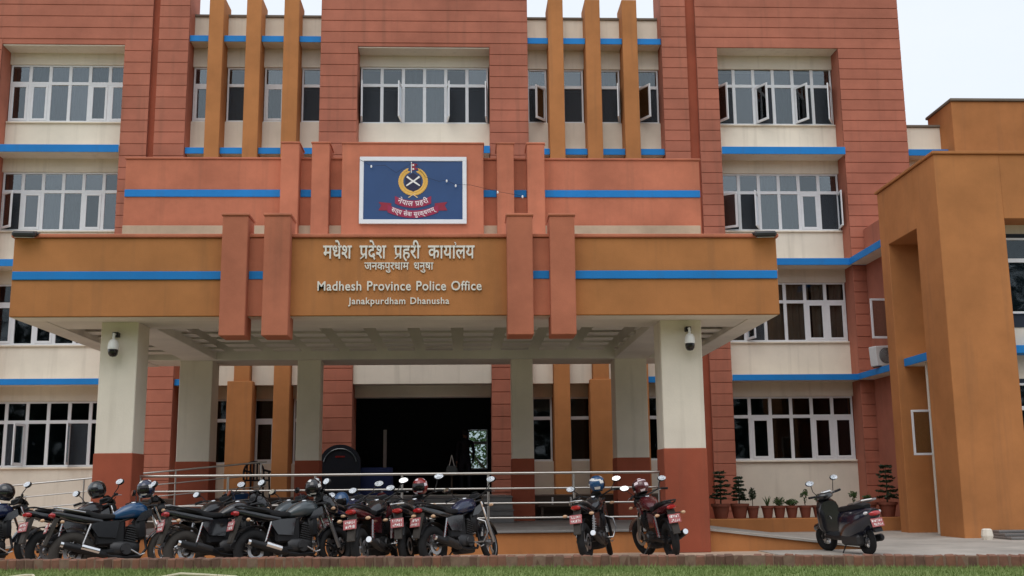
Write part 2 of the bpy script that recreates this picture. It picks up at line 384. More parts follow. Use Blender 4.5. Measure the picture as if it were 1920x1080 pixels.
# ------------------------------------------------------------------ windows
WR = random.Random(21)
def window(parent, x0, x1, z0, z1, y, n, zt, states=None, curtain=None, fw=0.05, room=True, depth=2.2):
    states = states or ['F'] * n
    mb = MB(); d = 0.06
    mb.bbox(x0, x1, y, y + d, z0, z0 + fw, .006); mb.bbox(x0, x1, y, y + d, z1 - fw, z1, .006)
    mb.bbox(x0, x0 + fw, y + .002, y + d - .002, z0 + fw - .004, z1 - fw + .004, .006); mb.bbox(x1 - fw, x1, y + .002, y + d - .002, z0 + fw - .004, z1 - fw + .004, .006)
    cw = (x1 - x0) / n
    for i in range(1, n):
        mb.bbox(x0 + i * cw - .046, x0 + i * cw + .046, y + .004, y + d - .004, z0 + fw - .004, z1 - fw + .004, .006)
    if zt: mb.bbox(x0 + fw - .004, x1 - fw + .004, y + .001, y + d - .006, zt - .046, zt + .046, .006)
    w = mb.build('window', 'frame', parent)
    def pane(cx, cz, pw, ph, yy):
        o = B(-pw / 2, pw / 2, -.003, .003, -ph / 2, ph / 2).build('pane', WR.choice(('glass', 'glass_b', 'glass_c')) if z0 > 5.5 else 'glass_dim', w, loc=(cx, yy, cz))
        o.rotation_euler = (R(WR.uniform(-.9, .9)), 0, R(WR.uniform(-.9, .9)))
    for i in range(n):
        a = x0 + i * cw + .046; b = x0 + (i + 1) * cw - .046
        if i == 0: a = x0 + fw
        if i == n - 1: b = x1 - fw
        if zt: pane((a + b) / 2, (zt + .046 + z1 - fw) / 2, b - a, z1 - fw - zt - .046, y + .03)
        top = zt - .046 if zt else z1 - fw; bot = z0 + fw; st = states[i]
        if st == 'F': pane((a + b) / 2, (bot + top) / 2, b - a, top - bot, y + .03)
        elif st == 'N': B(a, b, y + .028, y + .034, bot, top).build('opening_tint_sheet', 'opening_tint', w)  # tinted sheet added so the opening reads grey, not black
        else:
            pw = b - a; ph = top - bot; s = MB(); t = .066
            s.bbox(0, pw, -.02, .02, 0, t, .005); s.bbox(0, pw, -.02, .02, ph - t, ph, .005)
            s.bbox(0, t, -.018, .018, t - .003, ph - t + .003, .005); s.bbox(pw - t, pw, -.018, .018, t - .003, ph - t + .003, .005)
            if st == 'C':
                s.build('sash', 'frame', w, loc=(a, y + .012, bot)); pane((a + b) / 2, (bot + top) / 2, pw - 2 * t, ph - 2 * t, y + .014)
            else:
                side, ang = st
                B(a, b, y + .030, y + .036, bot, top).build('opening_tint_sheet', 'opening_tint', w)  # same added tint sheet behind the open sash
                hx = a if side == 'L' else b; rz = -R(ang) if side == 'L' else R(ang)
                if side == 'R': s.xform(Matrix.Translation((-pw, 0, 0)))
                o = s.build('sash', 'frame', w, loc=(hx, y - .012, bot)); o.rotation_euler = (0, 0, rz)
                sx = 0 if side == 'L' else -pw
                g = B(sx + t, sx + pw - t, -.003, .003, t, ph - t).build('pane', WR.choice(('glass', 'glass_b', 'glass_c')) if z0 > 5.5 else 'glass_dim', w, loc=(hx, y - .012, bot)); g.rotation_euler = (0, 0, rz)
    if curtain:
        cm, segs = curtain
        for (ca, cb) in segs:
            c = MB(); k = max(8, int((cb - ca) / .03)); ph0 = WR.uniform(0, 6)
            for j in range(k + 1):
                xx = ca + (cb - ca) * j / k; yy = y + .15 + .035 * math.sin(j * 1.15 + ph0) + .02 * math.sin(j * .37)
                c.v += [(xx, yy, z0 + .02), (xx, yy, z1 - .02)]
            for j in range(k): c.f.append((2 * j, 2 * j + 2, 2 * j + 3, 2 * j + 1))
            c.build('curtain', cm, w, smooth=True)
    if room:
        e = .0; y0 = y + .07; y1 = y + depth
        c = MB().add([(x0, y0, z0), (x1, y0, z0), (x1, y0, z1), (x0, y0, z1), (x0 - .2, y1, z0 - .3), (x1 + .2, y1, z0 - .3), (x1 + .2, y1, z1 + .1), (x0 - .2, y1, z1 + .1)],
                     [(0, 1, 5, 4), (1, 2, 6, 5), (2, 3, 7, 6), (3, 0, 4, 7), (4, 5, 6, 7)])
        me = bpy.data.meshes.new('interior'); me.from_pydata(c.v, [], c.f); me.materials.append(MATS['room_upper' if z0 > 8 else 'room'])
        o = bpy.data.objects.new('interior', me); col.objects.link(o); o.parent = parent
    return w
def rebase(root, base):
    root.location = base
    for c in root.children: c.location = Vector(c.location) - Vector(base)

# ------------------------------------------------------------------ main building
YF, YW = 29.5, 30.12
FLOORS = [(1.82, 3.57), (5.11, 6.80), (8.31, 10.0), (11.47, 13.18)]
def main_building():
    b = tag(empty('office_building'), 'large four storey red and cream office block behind the porch', 'building')
    def pil(x0, x1, z0=0.0, z1=15.6, y0=None, y1=30.62, mat='red', name='pilaster'):
        BB(x0, x1, YF + .03 if y0 is None else y0, y1, z0, z1, .01).build(name, mat, b)
    # red pilaster cores
    for x0, x1 in ((-15.5, -12.92), (-9.53, -8.79), (-8.60, -7.76), (-4.05, -3.0), (0.74, 1.83), (5.70, 6.42), (6.70, 7.30), (10.84, 12.69)): pil(x0, x1, y0=YF + .018)
    for x0, x1 in ((-8.80, -8.59), (6.41, 6.71)): pil(x0, x1, y0=YF + .14, z1=15.58, name='groove_wall', mat='redbase')
    # headers over the bays
    pil(-12.93, -9.52, 13.55, 15.59, name='header', y0=YF + .019); pil(-3.01, 0.75, 13.55, 15.59, name='header', y0=YF + .019); pil(7.29, 10.85, 13.62, 15.59, name='header', y0=YF + .019)
    BB(12.0, 12.67, 30.62, 34.3, 0, 15.57).build('side_wall', 'red', b)
    # grooved bands
    cache = {}
    def band(x0, x1, z, h):
        key = (round(x1 - x0, 3), h)
        if key not in cache: cache[key] = BB(0, x1 - x0, 0, .06, 0, h - .021, .006).mesh('band', 'red')
        o = bpy.data.objects.new('band', cache[key]); col.objects.link(o); o.parent = b; o.location = (x0, YF, z)
    def column(x0, x1, zs, pitch, ph):
        for (za, zb) in zs:
            k = math.ceil((za - ph) / pitch - 1e-6)
            z = ph + k * pitch
            while z < zb - .05: band(x0, x1, z, pitch); z += pitch
    LP, CP, RP = .341, .332, .312
    lph, cph, rph = 13.71 - 40 * LP, 13.66 - 40 * CP, 13.59 - 42 * RP
    hl = lph + math.ceil((13.55 - lph) / LP) * LP; hc = cph + math.ceil((13.52 - cph) / CP) * CP; hr = rph + math.ceil((13.58 - rph) / RP) * RP
    column(-15.5, -8.79, [(hl, 15.5)], LP, lph); column(-15.5, -12.92, [(7.0, hl)], LP, lph)
    column(-9.53, -8.79, [(5.6, hl), (0.4, 4.6)], LP, lph); column(-8.60, -7.76, [(7.6, 15.5), (0.6, 4.6)], LP, lph)
    column(-4.05, 1.83, [(hc, 15.5)], CP, cph); column(-4.05, -3.0, [(8.3, hc), (0.9, 4.6)], CP, cph); column(0.74, 1.83, [(8.3, hc), (0.9, 4.6)], CP, cph)
    column(6.70, 12.69, [(hr, 15.5)], RP, rph); column(5.70, 6.42, [(7.6, 15.5), (.6, 4.6)], RP, rph)
    column(6.70, 7.30, [(0.4, hr)], RP, rph); column(10.84, 12.69, [(0.4, hr)], RP, rph)
    def ledge(x0, x1, y0, z, h, y1=30.119):
        o = BB(x0, x1, y0 + .02, y1, z + .004, z + h - .004, .006).build('ledge', 'cream', b)
        BB(x0 - .002, x1 + .002, y0, y0 + .0195, z, z + h, .006).build('ledge_face', 'blue', o)
    # cream walls of the two window bays and the centre
    def wall(x0, x1, z0, z1, y0=YW, y1=30.5, mat='cream', name='wall'):
        BB(x0, x1, y0, y1, z0, z1, .006).build(name, mat, b)
    for x0, x1 in ((-12.925, -9.525), (7.295, 10.845)):
        lv = [-0.0] + [v for f in FLOORS for v in f] + [14.6]
        for i in range(0, len(lv), 2): wall(x0, x1, lv[i], lv[i + 1])
        for z, h in ((10.375, .215), (7.165, .195), (3.955, .165)): ledge(x0 + .006, x1 - .006, 29.44, z, h)
        for z in (11.46, 8.30, 5.10, 1.81): BB(x0 + .02, x1 - .02, 30.06, 30.117, z - .04, z, .006).build('sill', 'cream', b)
    wall(-3.005, .745, 9.0, 11.47); wall(-3.005, .745, 13.18, 14.6)
    ledge(-2.99, .73, 29.44, 10.375, .215)
    for x0, x1, z in ((-12.92, -9.53, 13.55), (-3.0, .74, 13.55), (7.3, 10.84, 13.62)): BB(x0 + .004, x1 - .004, YF + .05, 30.119, z - .035, z - .001, .005).build('header_soffit', 'cream', b)
    # windows
    L0, L1, R0, R1 = -12.90, -9.55, 7.33, 10.82
    O = lambda s, a: (s, a)
    window(b, L0, L1, 11.47, 13.18, 30.17, 6, 12.63, ['C', 'C', 'F', 'F', 'C', 'C'], ('curtain_grey', [(L0 + .6, L1 - .05)]))
    window(b, L0, L1, 8.31, 10.0, 30.17, 6, 9.44, [O('L', 38), 'C', 'F', 'F', 'C', 'F'], ('curtain_grey', [(L0 + 1.2, L0 + 2.2)]))
    window(b, L0, L1, 5.11, 6.80, 30.17, 6, 6.25, ['C', 'F', 'C', 'F', 'F', 'C'])
    window(b, L0, L1, 1.82, 3.57, 30.17, 6, 3.02, ['F', O('R', 78), 'F', 'F', O('L', 80), 'F'])
    window(b, R0, R1, 11.47, 13.24, 30.17, 6, 12.67, [O('L', 62), 'F', O('L', 62), 'F', O('L', 60), O('R', 62)], ('curtain_grey', [(8.9, 9.75)]))
    window(b, R0, R1, 8.31, 10.0, 30.17, 6, 9.44, [O('L', 35), O('R', 66), 'F', 'F', 'C', O('R', 84)], ('curtain_grey', [(8.5, 9.6)]))
    window(b, R0, R1, 5.11, 6.80, 30.17, 6, 6.25, ['F', O('L', 78), 'F', 'F', 'C', 'C'], ('curtain_brown', [(R0 + .1, 8.45), (8.6, 9.8), (9.88, 10.36), (10.40, R1 - .05)]))
    window(b, R0, R1, 1.82, 3.57, 30.17, 6, 3.02, ['F', 'C', 'F', 'F', 'C', 'C'])
    window(b, -2.97, .71, 11.47, 13.18, 30.17, 6, 12.63, [O('L', 86), O('R', 84), 'F', 'F', O('L', 84), O('R', 86)], ('curtain_grey', [(-1.75, -.55)]))
    # fin zones
    for side, (za, zb), fins in (('l', (-7.76, -4.05), ((-7.21, -6.80), (-6.16, -5.74), (-5.10, -4.67))), ('r', (1.83, 5.70), ((2.43, 2.86), (3.50, 3.93), (4.57, 5.0)))):
        for f0, f1 in fins:
            BB(f0, f1, YF - .02, 30.42, .9, 15.02, .012).build('fin', 'orange', b)
        q0, q1 = ((-6.31, -5.64) if side == 'l' else (3.40, 4.06)); BB(q0, q1, YF - .10, 30.0, .966, 4.02, .012).build('fin_base', 'orange', b)
        wall(za - .005, zb + .005, 0.9, 1.85); wall(za - .005, zb + .005, 3.6, 11.5); wall(za - .005, zb + .005, 13.14, 14.66)
        BB(za - .003, zb + .003, YW - .05, 30.56, 14.66, 14.73, .01).build('parapet_cap', 'coping', b)
        ed = [za] + [v for f in fins for v in f] + [zb]
        for i in range(4):
            g0, g1 = ed[2 * i], ed[2 * i + 1]
            for z in (13.70, 10.385): ledge(g0 + .006, g1 - .006, 29.60, z, .18)
            outer = (i == 0) if side == 'l' else (i == 3)
            if outer: ledge(g0 + .006, g1 - .006, 29.60, 3.93, .17)
            else: BB(g0 + .01, g1 - .01, 29.72, 30.119, 3.93, 4.60, .008).build('header', 'cream', b)
            st = {('l', 0): 'C', ('l', 1): 'N', ('l', 2): 'C', ('l', 3): 'N', ('r', 0): O('R', 50), ('r', 1): 'N', ('r', 2): O('R', 80), ('r', 3): O('L', 60)}[(side, i)]
            window(b, g0 + .02, g1 - .02, 11.5, 13.14, 30.17, 1, 12.60, [st], ('curtain_grey', [(g0 + .16 if side == 'l' else g0 + .05, g1 - .03 if side == 'l' else g1 - .14)]) if st != 'N' else None)
            window(b, g0 + .02, g1 - .02, 1.85, 3.60, 30.17, 1, 3.02, ['F' if i != 2 else 'C'])
    # entrance: deep opening with a stepped lintel
    BB(-3.0, .74, 29.56, 30.119, 3.93, 4.9, .008).build('lintel', 'cream', b)
    BB(-3.01, .75, YW, 30.5, 3.62, 4.9, .008).build('lintel', 'soffit', b)
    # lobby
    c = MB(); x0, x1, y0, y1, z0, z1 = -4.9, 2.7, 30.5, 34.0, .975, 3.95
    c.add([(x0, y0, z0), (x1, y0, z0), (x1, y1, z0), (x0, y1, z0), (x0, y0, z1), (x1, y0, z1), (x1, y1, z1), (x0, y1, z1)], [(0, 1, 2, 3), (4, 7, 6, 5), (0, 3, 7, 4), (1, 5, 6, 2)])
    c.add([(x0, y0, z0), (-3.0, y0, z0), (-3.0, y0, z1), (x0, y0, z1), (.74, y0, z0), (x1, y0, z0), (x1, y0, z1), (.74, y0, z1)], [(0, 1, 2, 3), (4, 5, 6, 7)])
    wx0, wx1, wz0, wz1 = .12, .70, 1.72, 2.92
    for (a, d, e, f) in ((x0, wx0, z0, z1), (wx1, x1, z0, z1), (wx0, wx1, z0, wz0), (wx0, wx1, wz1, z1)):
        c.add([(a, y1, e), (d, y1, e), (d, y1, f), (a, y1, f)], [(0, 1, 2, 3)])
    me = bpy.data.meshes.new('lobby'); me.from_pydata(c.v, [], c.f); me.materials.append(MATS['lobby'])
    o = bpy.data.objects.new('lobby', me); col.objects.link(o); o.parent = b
    window(b, wx0, wx1, wz0, wz1, 34.02, 1, 2.52, ['F'], fw=.03, room=False)
    BB(-2.36, -2.26, 32.2, 32.27, .98, 2.85, .01).build('door_jamb', 'frame', b)
    # back, floors and roof close the block
    for q in ((-15.5, 12.0, 34.1, 34.3, 4.0, 15.0), (-15.5, -4.95, 34.1, 34.3, 0, 3.999), (2.75, 12.0, 34.1, 34.3, 0, 3.999)): BB(*q).build('back_wall', 'cream', b)
    BB(-15.45, 12.0, 30.63, 34.1, 14.2, 14.5).build('roof_slab', 'concrete', b)
    # link to the side wing
    for z, h in ((7.165, .195), (3.955, .165)):
        BB(10.76, 12.2, 26.42, 29.46, z + .006, z + h - .006, .006).build('ledge', 'cream', b)
        BB(10.74, 10.7595, 26.42, 29.46, z + .001, z + h - .001, .004).build('ledge_face', 'blue', b); BB(10.845, 12.2, 29.4605, 29.495, z + .003, z + h - .003, .004).build('ledge_face', 'blue', b)
    BB(11.22, 12.2, 26.42, 29.495, 0, 8.2).build('link_wall', 'red', b)
    for (hx, y, z0, w, h) in ((11.20, 28.0, 4.9, .52, 1.06),):
        s = MB(); t = .055; s.bbox(-w, 0, -.02, .02, 0, t, .005); s.bbox(-w, 0, -.02, .02, h - t, h, .005); s.bbox(-w, -w + t, -.018, .018, t, h - t, .005); s.bbox(-t, 0, -.018, .018, t, h - t, .005)
        o = s.build('sash', 'frame', b, loc=(hx, y, z0)); o.rotation_euler = (0, 0, R(3))
        B(-w + t, -t, -.003, .003, t, h - t).build('pane', 'glass', o)
    # rear cream parapet right of the block
    BB(12.70, 15.5, 30.05, 30.4, 8.0, 11.38).build('wall', 'cream', b); BB(12.70, 15.5, 30.0, 30.45, 11.38, 11.45).build('parapet_cap', 'coping', b)
    ledge(12.70, 14.6, 29.60, 10.39, .19, 30.049)
    rebase(b, (-1.1, 29.5, 0))
main_building()

# ------------------------------------------------------------------ side wing, right
def wing():
    b = tag(empty('side_wing'), 'plain orange side wing rising at the right edge', 'building')
    X, Y0, Y1, ZT = 10.45, 23.0, 26.40, 8.36
    def bx(*a, mat='orange', name='wall'): BB(*a, .012).build(name, mat, b)
    bx(X, 11.93, Y0, 24.2, 0, ZT)                                   # front mass
    bx(X, 11.6, 25.9, Y1, 0, ZT - .001, name='pylon')               # rear pylon
    bx(X + .001, 11.93, 24.19, 25.91, 6.95, ZT - .002, name='lintel')
    bx(11.22, 11.9, 24.19, 25.91, 0, 6.96, mat='cream', name='niche_wall')
    bx(10.64, 11.25, 24.201, 25.899, 3.934, 4.116, mat='cream', name='ledge'); bx(10.62, 10.639, 24.201, 25.899, 3.93, 4.12, mat='blue', name='ledge_face')
    bx(11.92, 20, 23.62, 26.3, 0, ZT - .003, mat='cream')           # recessed window bay
    bx(11.92, 20, 23.001, 23.63, 6.89, ZT - .001, name='header')
    bx(11.92, 20, 23.2, 23.619, 3.92, 4.10, mat='blue', name='ledge')
    bx(X - .05, 20, Y0 - .05, Y1 + .05, ZT, ZT + .07, mat='orange', name='parapet_cap')
    window(b, 12.12, 15.6, 4.85, 6.58, 23.56, 6, 6.06, room=True, depth=.04)
    window(b, 12.12, 15.6, 1.5, 3.3, 23.56, 6, 2.75, room=True, depth=.04)
    # open sash and frames seen edge-on in the niche
    s = MB(); w, h, t = .46, 1.04, .05
    s.bbox(-w, 0, -.02, .02, 0, t, .005); s.bbox(-w, 0, -.02, .02, h - t, h, .005); s.bbox(-w, -w + t, -.018, .018, t, h - t, .005); s.bbox(-t, 0, -.018, .018, t, h - t, .005)
    o = s.build('sash', 'frame', b, loc=(10.80, 25.0, 1.79)); o.rotation_euler = (0, 0, R(-4)); B(-w + t, -t, -.003, .003, t, h - t).build('pane', 'glass', o)
    for z0, z1 in ((1.75, 3.5), (4.9, 6.6)):
        bx(11.15, 11.219, 24.5, 25.6, z0, z1, mat='frame', name='window_frame')
        B(11.14, 11.149, 24.56, 25.54, z0 + .06, z1 - .06).build('pane', 'glass', b)
    bx(10.76, 10.84, 24.97, 25.05, .012, 3.93, mat='cream', name='downpipe')
    # entrance steps
    for i in range(3): bx(11.0 + .02 * i, 20, 22.1 + .3 * i, 23.0 - .003, .012 + .055 * i, .012 + .055 * (i + 1), mat='granite', name='step')
    rebase(b, (10.45, 23.0, 0))
    r = tag(empty('rear_block'), 'orange flat topped block beyond the wing against the sky', 'building')
    BB(13.9, 24, 29.2, 30.8, 4, 11.88, .012).build('wall', 'orange', r); BB(13.86, 24, 29.14, 30.86, 11.88, 11.96, .012).build('parapet_cap', 'coping', r)
    B(13.92, 24, 29.3, 30.7, 0, 4).build('lower_wall', 'cream', r)
    rebase(r, (13.9, 29.2, 0))
wing()

# ------------------------------------------------------------------ porch platform, ramps, steps, landing
struct('porch_platform', BB(-6.5, 4.32, 19.72, 26.2, -.1, .36, .01), 'orange')
struct('porch_paving', BB(-6.45, 4.28, 19.66, 26.25, .364, .40, .006), 'paving')
def ramp(name, xa, xb, s):
    mb = MB(); y0, y1 = 19.70, 25.4
    pts = [(xa, y0, -.1), (xb, y0, -.1), (xb, y0, .0), (xa, y0, .36)]
    mb.add(pts + [(x, y1, z) for x, y, z in pts], [(0, 1, 2, 3), (7, 6, 5, 4), (0, 4, 5, 1), (1, 5, 6, 2), (2, 6, 7, 3), (3, 7, 4, 0)])
    struct(name, mb, 'orange')
    m2 = MB(); e = .05; p2 = [(xa, y0 - e, .364), (xb, y0 - e, .012), (xb, y0 - e, .05), (xa, y0 - e, .402)]
    m2.add(p2 + [(x, y1, z) for x, y, z in p2], [(0, 1, 2, 3), (7, 6, 5, 4), (0, 4, 5, 1), (1, 5, 6, 2), (2, 6, 7, 3), (3, 7, 4, 0)])
    struct(name + '_surface', m2, 'concrete')
ramp('ramp_right', 4.335, 7.3, 1); ramp('ramp_left', -6.515, -9.6, -1)
struct('landing', BB(-7.9, 5.55, 26.3, 30.05, 0, .965, .01), 'plinth')
struct('landing_paving', BB(-3.3, 1.08, 25.45, 30.5, .2, .972, .008), 'granite')
def steps():
    st = tag(empty('entrance_steps', (-1.1, 24.2, .4)), 'grey granite steps up to the entrance behind the railing', 'steps')
    for i in range(4):
        z1 = .40 + .14 * (i + 1)
        BB(-2.2, 2.17, .32 * i, 1.245, .0 + .14 * i + (0.001 if i else 0.001), .14 * (i + 1) - .03, .008).build('riser', 'granite', st)
        BB(-2.22, 2.19, .32 * i - .025, 1.247, .14 * (i + 1) - .029, .14 * (i + 1), .006).build('tread', 'granite', st)
steps()

# ------------------------------------------------------------------ porch
def porch():
    p = tag(empty('entrance_porch'), 'wide orange and cream entrance porch on tall red based pillars', 'porch')
    X0, X1, YA, YB, ZB, ZT = -7.79, 5.57, 18.85, 26.6, 4.10, 5.50
    LIFT = .012
    def bx(name, mat, *a, ch=.012): return BB(*a, ch).build(name, mat, p)
    bx('fascia', 'orange', X0, X1, YA, YA + .25, ZB + LIFT, ZT); bx('fascia', 'orange', X0 + .001, X0 + .25, YA + .251, YB, ZB + LIFT, ZT); bx('fascia', 'orange', X1 - .25, X1 - .001, YA + .251, YB, ZB + LIFT, ZT)
    for q in ((X0 + .03, X1 - .03, YA + .03, YA + .45), (X0 + .031, X0 + .45, YA + .4505, YB), (X1 - .45, X1 - .031, YA + .4505, YB)): bx('soffit_edge', 'soffit', *q, ZB, ZB + LIFT - .001, ch=.006)
    bx('coping', 'salmon', X0 - .04, X1 + .04, YA - .045, YA + .3, ZT, ZT + .065); 
    bx('roof_slab', 'soffit', X0 + .25, X1 - .25, YA + .25, YB, 5.02, 5.3)
    # beams round the coffered ceiling
    bx('beam', 'soffit', X0 + .25, X1 - .25, YA + .25, 20.35, ZB + .012, 5.03); bx('beam', 'soffit', X0 + .25, X1 - .25, 25.35, YB - .01, ZB + .012, 5.03)
    bx('beam', 'soffit', -6.46, -5.70, 20.35, 25.35, ZB + .014, 5.03); bx('beam', 'soffit', 3.52, 4.30, 20.35, 25.35, ZB + .014, 5.03)
    bx('beam', 'soffit', X0 + .25, X0 + .45, 20.35, 25.35, ZB + .016, 5.03); bx('beam', 'soffit', X1 - .45, X1 - .25, 20.35, 25.35, ZB + .016, 5.03)
    # slatted ceiling: light boards between dark open channels
    xs = [-5.70] + [-1.0 + .86 * k for k in range(-5, 6)] + [3.52]
    for i in range(len(xs) - 1):
        for j in range(6):
            y = 20.52 + .80 * j; bx('ceiling_board', 'soffit', xs[i] + (.12 if i else 0), xs[i + 1] - (.12 if i < len(xs) - 2 else 0), y, y + .42, 4.26, 4.275, ch=.004)
    for j in range(6):
        y = 20.52 + .80 * j
        for a, c in ((X0 + .44, -6.455), (4.295, X1 - .44)): bx('ceiling_board', 'soffit', a, c, y, y + .42, 4.20, 4.215, ch=.004)
    # pillars
    for (x0, x1, y0, y1, zb) in ((-6.43, -5.78, 19.5, 20.2, 0), (3.55, 4.30, 19.5, 20.2, 0), (-6.57, -5.82, 25.5, 26.2, .3), (3.53, 4.29, 25.5, 26.2, .3), (-3.87, -3.33, 25.5, 26.0, .3), (1.10, 1.60, 25.5, 26.0, .3)):
        s = bx('pillar', 'cream', x0, x1, y0, y1, 1.80, ZB + .02)
        BB(x0 - .012, x1 + .012, y0 - .012, y1 + .012, zb, 1.81, .012).build('pillar_base', 'redbase', p)
    # red fins across the fascia
    for x0, x1 in ((-4.18, -3.74), (-3.46, -3.01), (.75, 1.20), (1.50, 1.94)):
        bx('fin', 'salmon', x0, x1, YA - .22, YA + .35, 3.74, 5.84); bx('fin_cap', 'salmon', x0 - .02, x1 + .02, YA - .24, YA + .37, 5.84, 5.89)
    for x0, x1 in ((-3.74, -3.46), (1.20, 1.50)): bx('fascia_panel', 'salmon', x0 - .01, x1 + .01, YA - .02, YA - .001, ZB + .01, ZT - .01, ch=.004)
    for x0, x1 in ((X0 + .015, -4.185), (-3.735, -3.465), (1.205, 1.495), (1.945, X1 - .015)):
        bx('stripe', 'blue', x0, x1, YA - .032, YA + .01, 4.755, 4.90, ch=.006)
    # red parapet wall on the roof
    bx('parapet_wall', 'salmon', -7.55, 5.38, 23.9, 24.2, 5.2, 8.47); bx('parapet_cap', 'salmon', -7.58, 5.41, 23.87, 24.23, 8.47, 8.52)
    bx('parapet_plinth', 'stonecap', -7.52, 5.33, 23.78, 23.899, 5.2, 6.92)
    for x0, x1 in ((-4.06, -3.66), (-3.38, -2.99), (.74, 1.12), (1.42, 1.81)):
        bx('parapet_column', 'salmon', x0, x1, 23.58, 24.3, 5.2, 8.75); bx('parapet_column_cap', 'salmon', x0 - .02, x1 + .02, 23.56, 24.32, 8.75, 8.79)
    bx('sign_panel', 'salmon', -2.71, .44, 23.60, 24.3, 5.2, 8.75); bx('sign_panel_cap', 'salmon', -2.73, .46, 23.575, 24.32, 8.75, 8.79)
    for x0, x1 in ((-7.54, -4.07), (-3.655, -3.385), (-2.985, -2.715), (.445, .735), (1.125, 1.415), (1.82, 5.37)):
        bx('stripe', 'blue', x0, x1, 23.872, 23.91, 7.60, 7.765, ch=.006)
    rebase(p, (-1.1, 19.5, 0))
porch()

# ------------------------------------------------------------------ raised lettering
def glyph(body, size=1.0, extrude=0.0):
    c = bpy.data.curves.new('g', 'FONT'); c.body = body; c.size = size; c.extrude = extrude; c.resolution_u = 3; c.offset = .012
    o = bpy.data.objects.new('g', c); col.objects.link(o); bpy.context.view_layer.update()
    me = bpy.data.meshes.new_from_object(o.evaluated_get(bpy.context.evaluated_depsgraph_get()))
    bpy.data.objects.remove(o); bpy.data.curves.remove(c)
    return me
_adv = {}
def advance(s):
    if s not in _adv:
        f = lambda t: max((v.co.x for v in glyph(t).vertices), default=0)
        _adv[s] = f(s + '|') - f('|')
    return _adv[s]
def letter_mesh(cl, depth):
    """one written syllable; the sub- and superscript r-strokes are drawn on"""
    rakar, reph = cl.endswith('+'), cl.startswith('^'); base = cl.strip('+^')
    me = glyph(base, 1.0, depth / 2); vs = [tuple(v.co) for v in me.vertices]; fs = [tuple(p.vertices) for p in me.polygons]
    bpy.data.meshes.remove(me); mb = MB().add(vs, fs); h = depth / 2
    def bar(a, b, t):
        d = Vector((b[0] - a[0], b[1] - a[1], 0)).normalized(); n = Vector((-d.y, d.x, 0)) * t / 2; A, Bv = Vector((*a, 0)), Vector((*b, 0))
        q = [A + n, A - n, Bv - n, Bv + n]
        mb.add([(p.x, p.y, -h) for p in q] + [(p.x, p.y, h) for p in q], [(0, 1, 2, 3), (7, 6, 5, 4), (0, 4, 5, 1), (1, 5, 6, 2), (2, 6, 7, 3), (3, 7, 4, 0)])
    w = advance(base)
    if rakar: bar((w * .62, .16), (w * .10, -.02), .055)
    if reph: bar((w * .95, .62), (w * 1.02, .74), .05); bar((w * 1.02, .74), (w * .90, .80), .05)
    return mb, advance(base)
def lettering(name, label, words, x0, x1, zb, hz, y, mat='letter', depth=.03, gap=.45, spread=0.0):
    root = tag(empty(name, ((x0 + x1) / 2, y, zb)), label, 'lettering')
    items = []; x = 0
    for w in words:
        for cl in w:
            mb, a = letter_mesh(cl, depth); items.append((x, mb)); x += a + spread
        x += gap
    tot = x - gap - spread; sx = (x1 - x0) / tot
    for xo, mb in items:
        k = hz
        mb.v = [(px * sx, -pz, py * k) for px, py, pz in mb.v]
        mb.build('letter', mat, root, loc=(xo * sx - (x1 - x0) / 2, -depth / 2 - .004, 0))
    return root
YA = 18.85
lettering('raised_lettering', 'largest line of pale Devanagari letters on the porch front', [['म', 'धे', 'श'], ['प+', 'दे', 'श'], ['प+', 'ह', 'री'], ['का', '^या', 'ल', 'य']], -2.46, .18, 5.125, .36, YA, gap=.55)
lettering('raised_lettering', 'small line of pale Devanagari letters under the large one', [['ज', 'न', 'क', 'पु', 'र', 'धा', 'म'], ['ध', 'नु', 'षा']], -1.74, -.54, 4.925, .20, YA, depth=.02, gap=.5)
lettering('raised_lettering', 'pale line reading Madhesh Province Police Office', [list('Madhesh'), list('Province'), list('Police'), list('Office')], -2.56, .31, 4.555, .235, YA, gap=.35, spread=.03)
lettering('raised_lettering', 'pale line reading Janakpurdham Dhanusha', [list('Janakpurdham'), list('Dhanusha')], -2.0, -.26, 4.315, .165, YA, depth=.02, gap=.4, spread=.05)

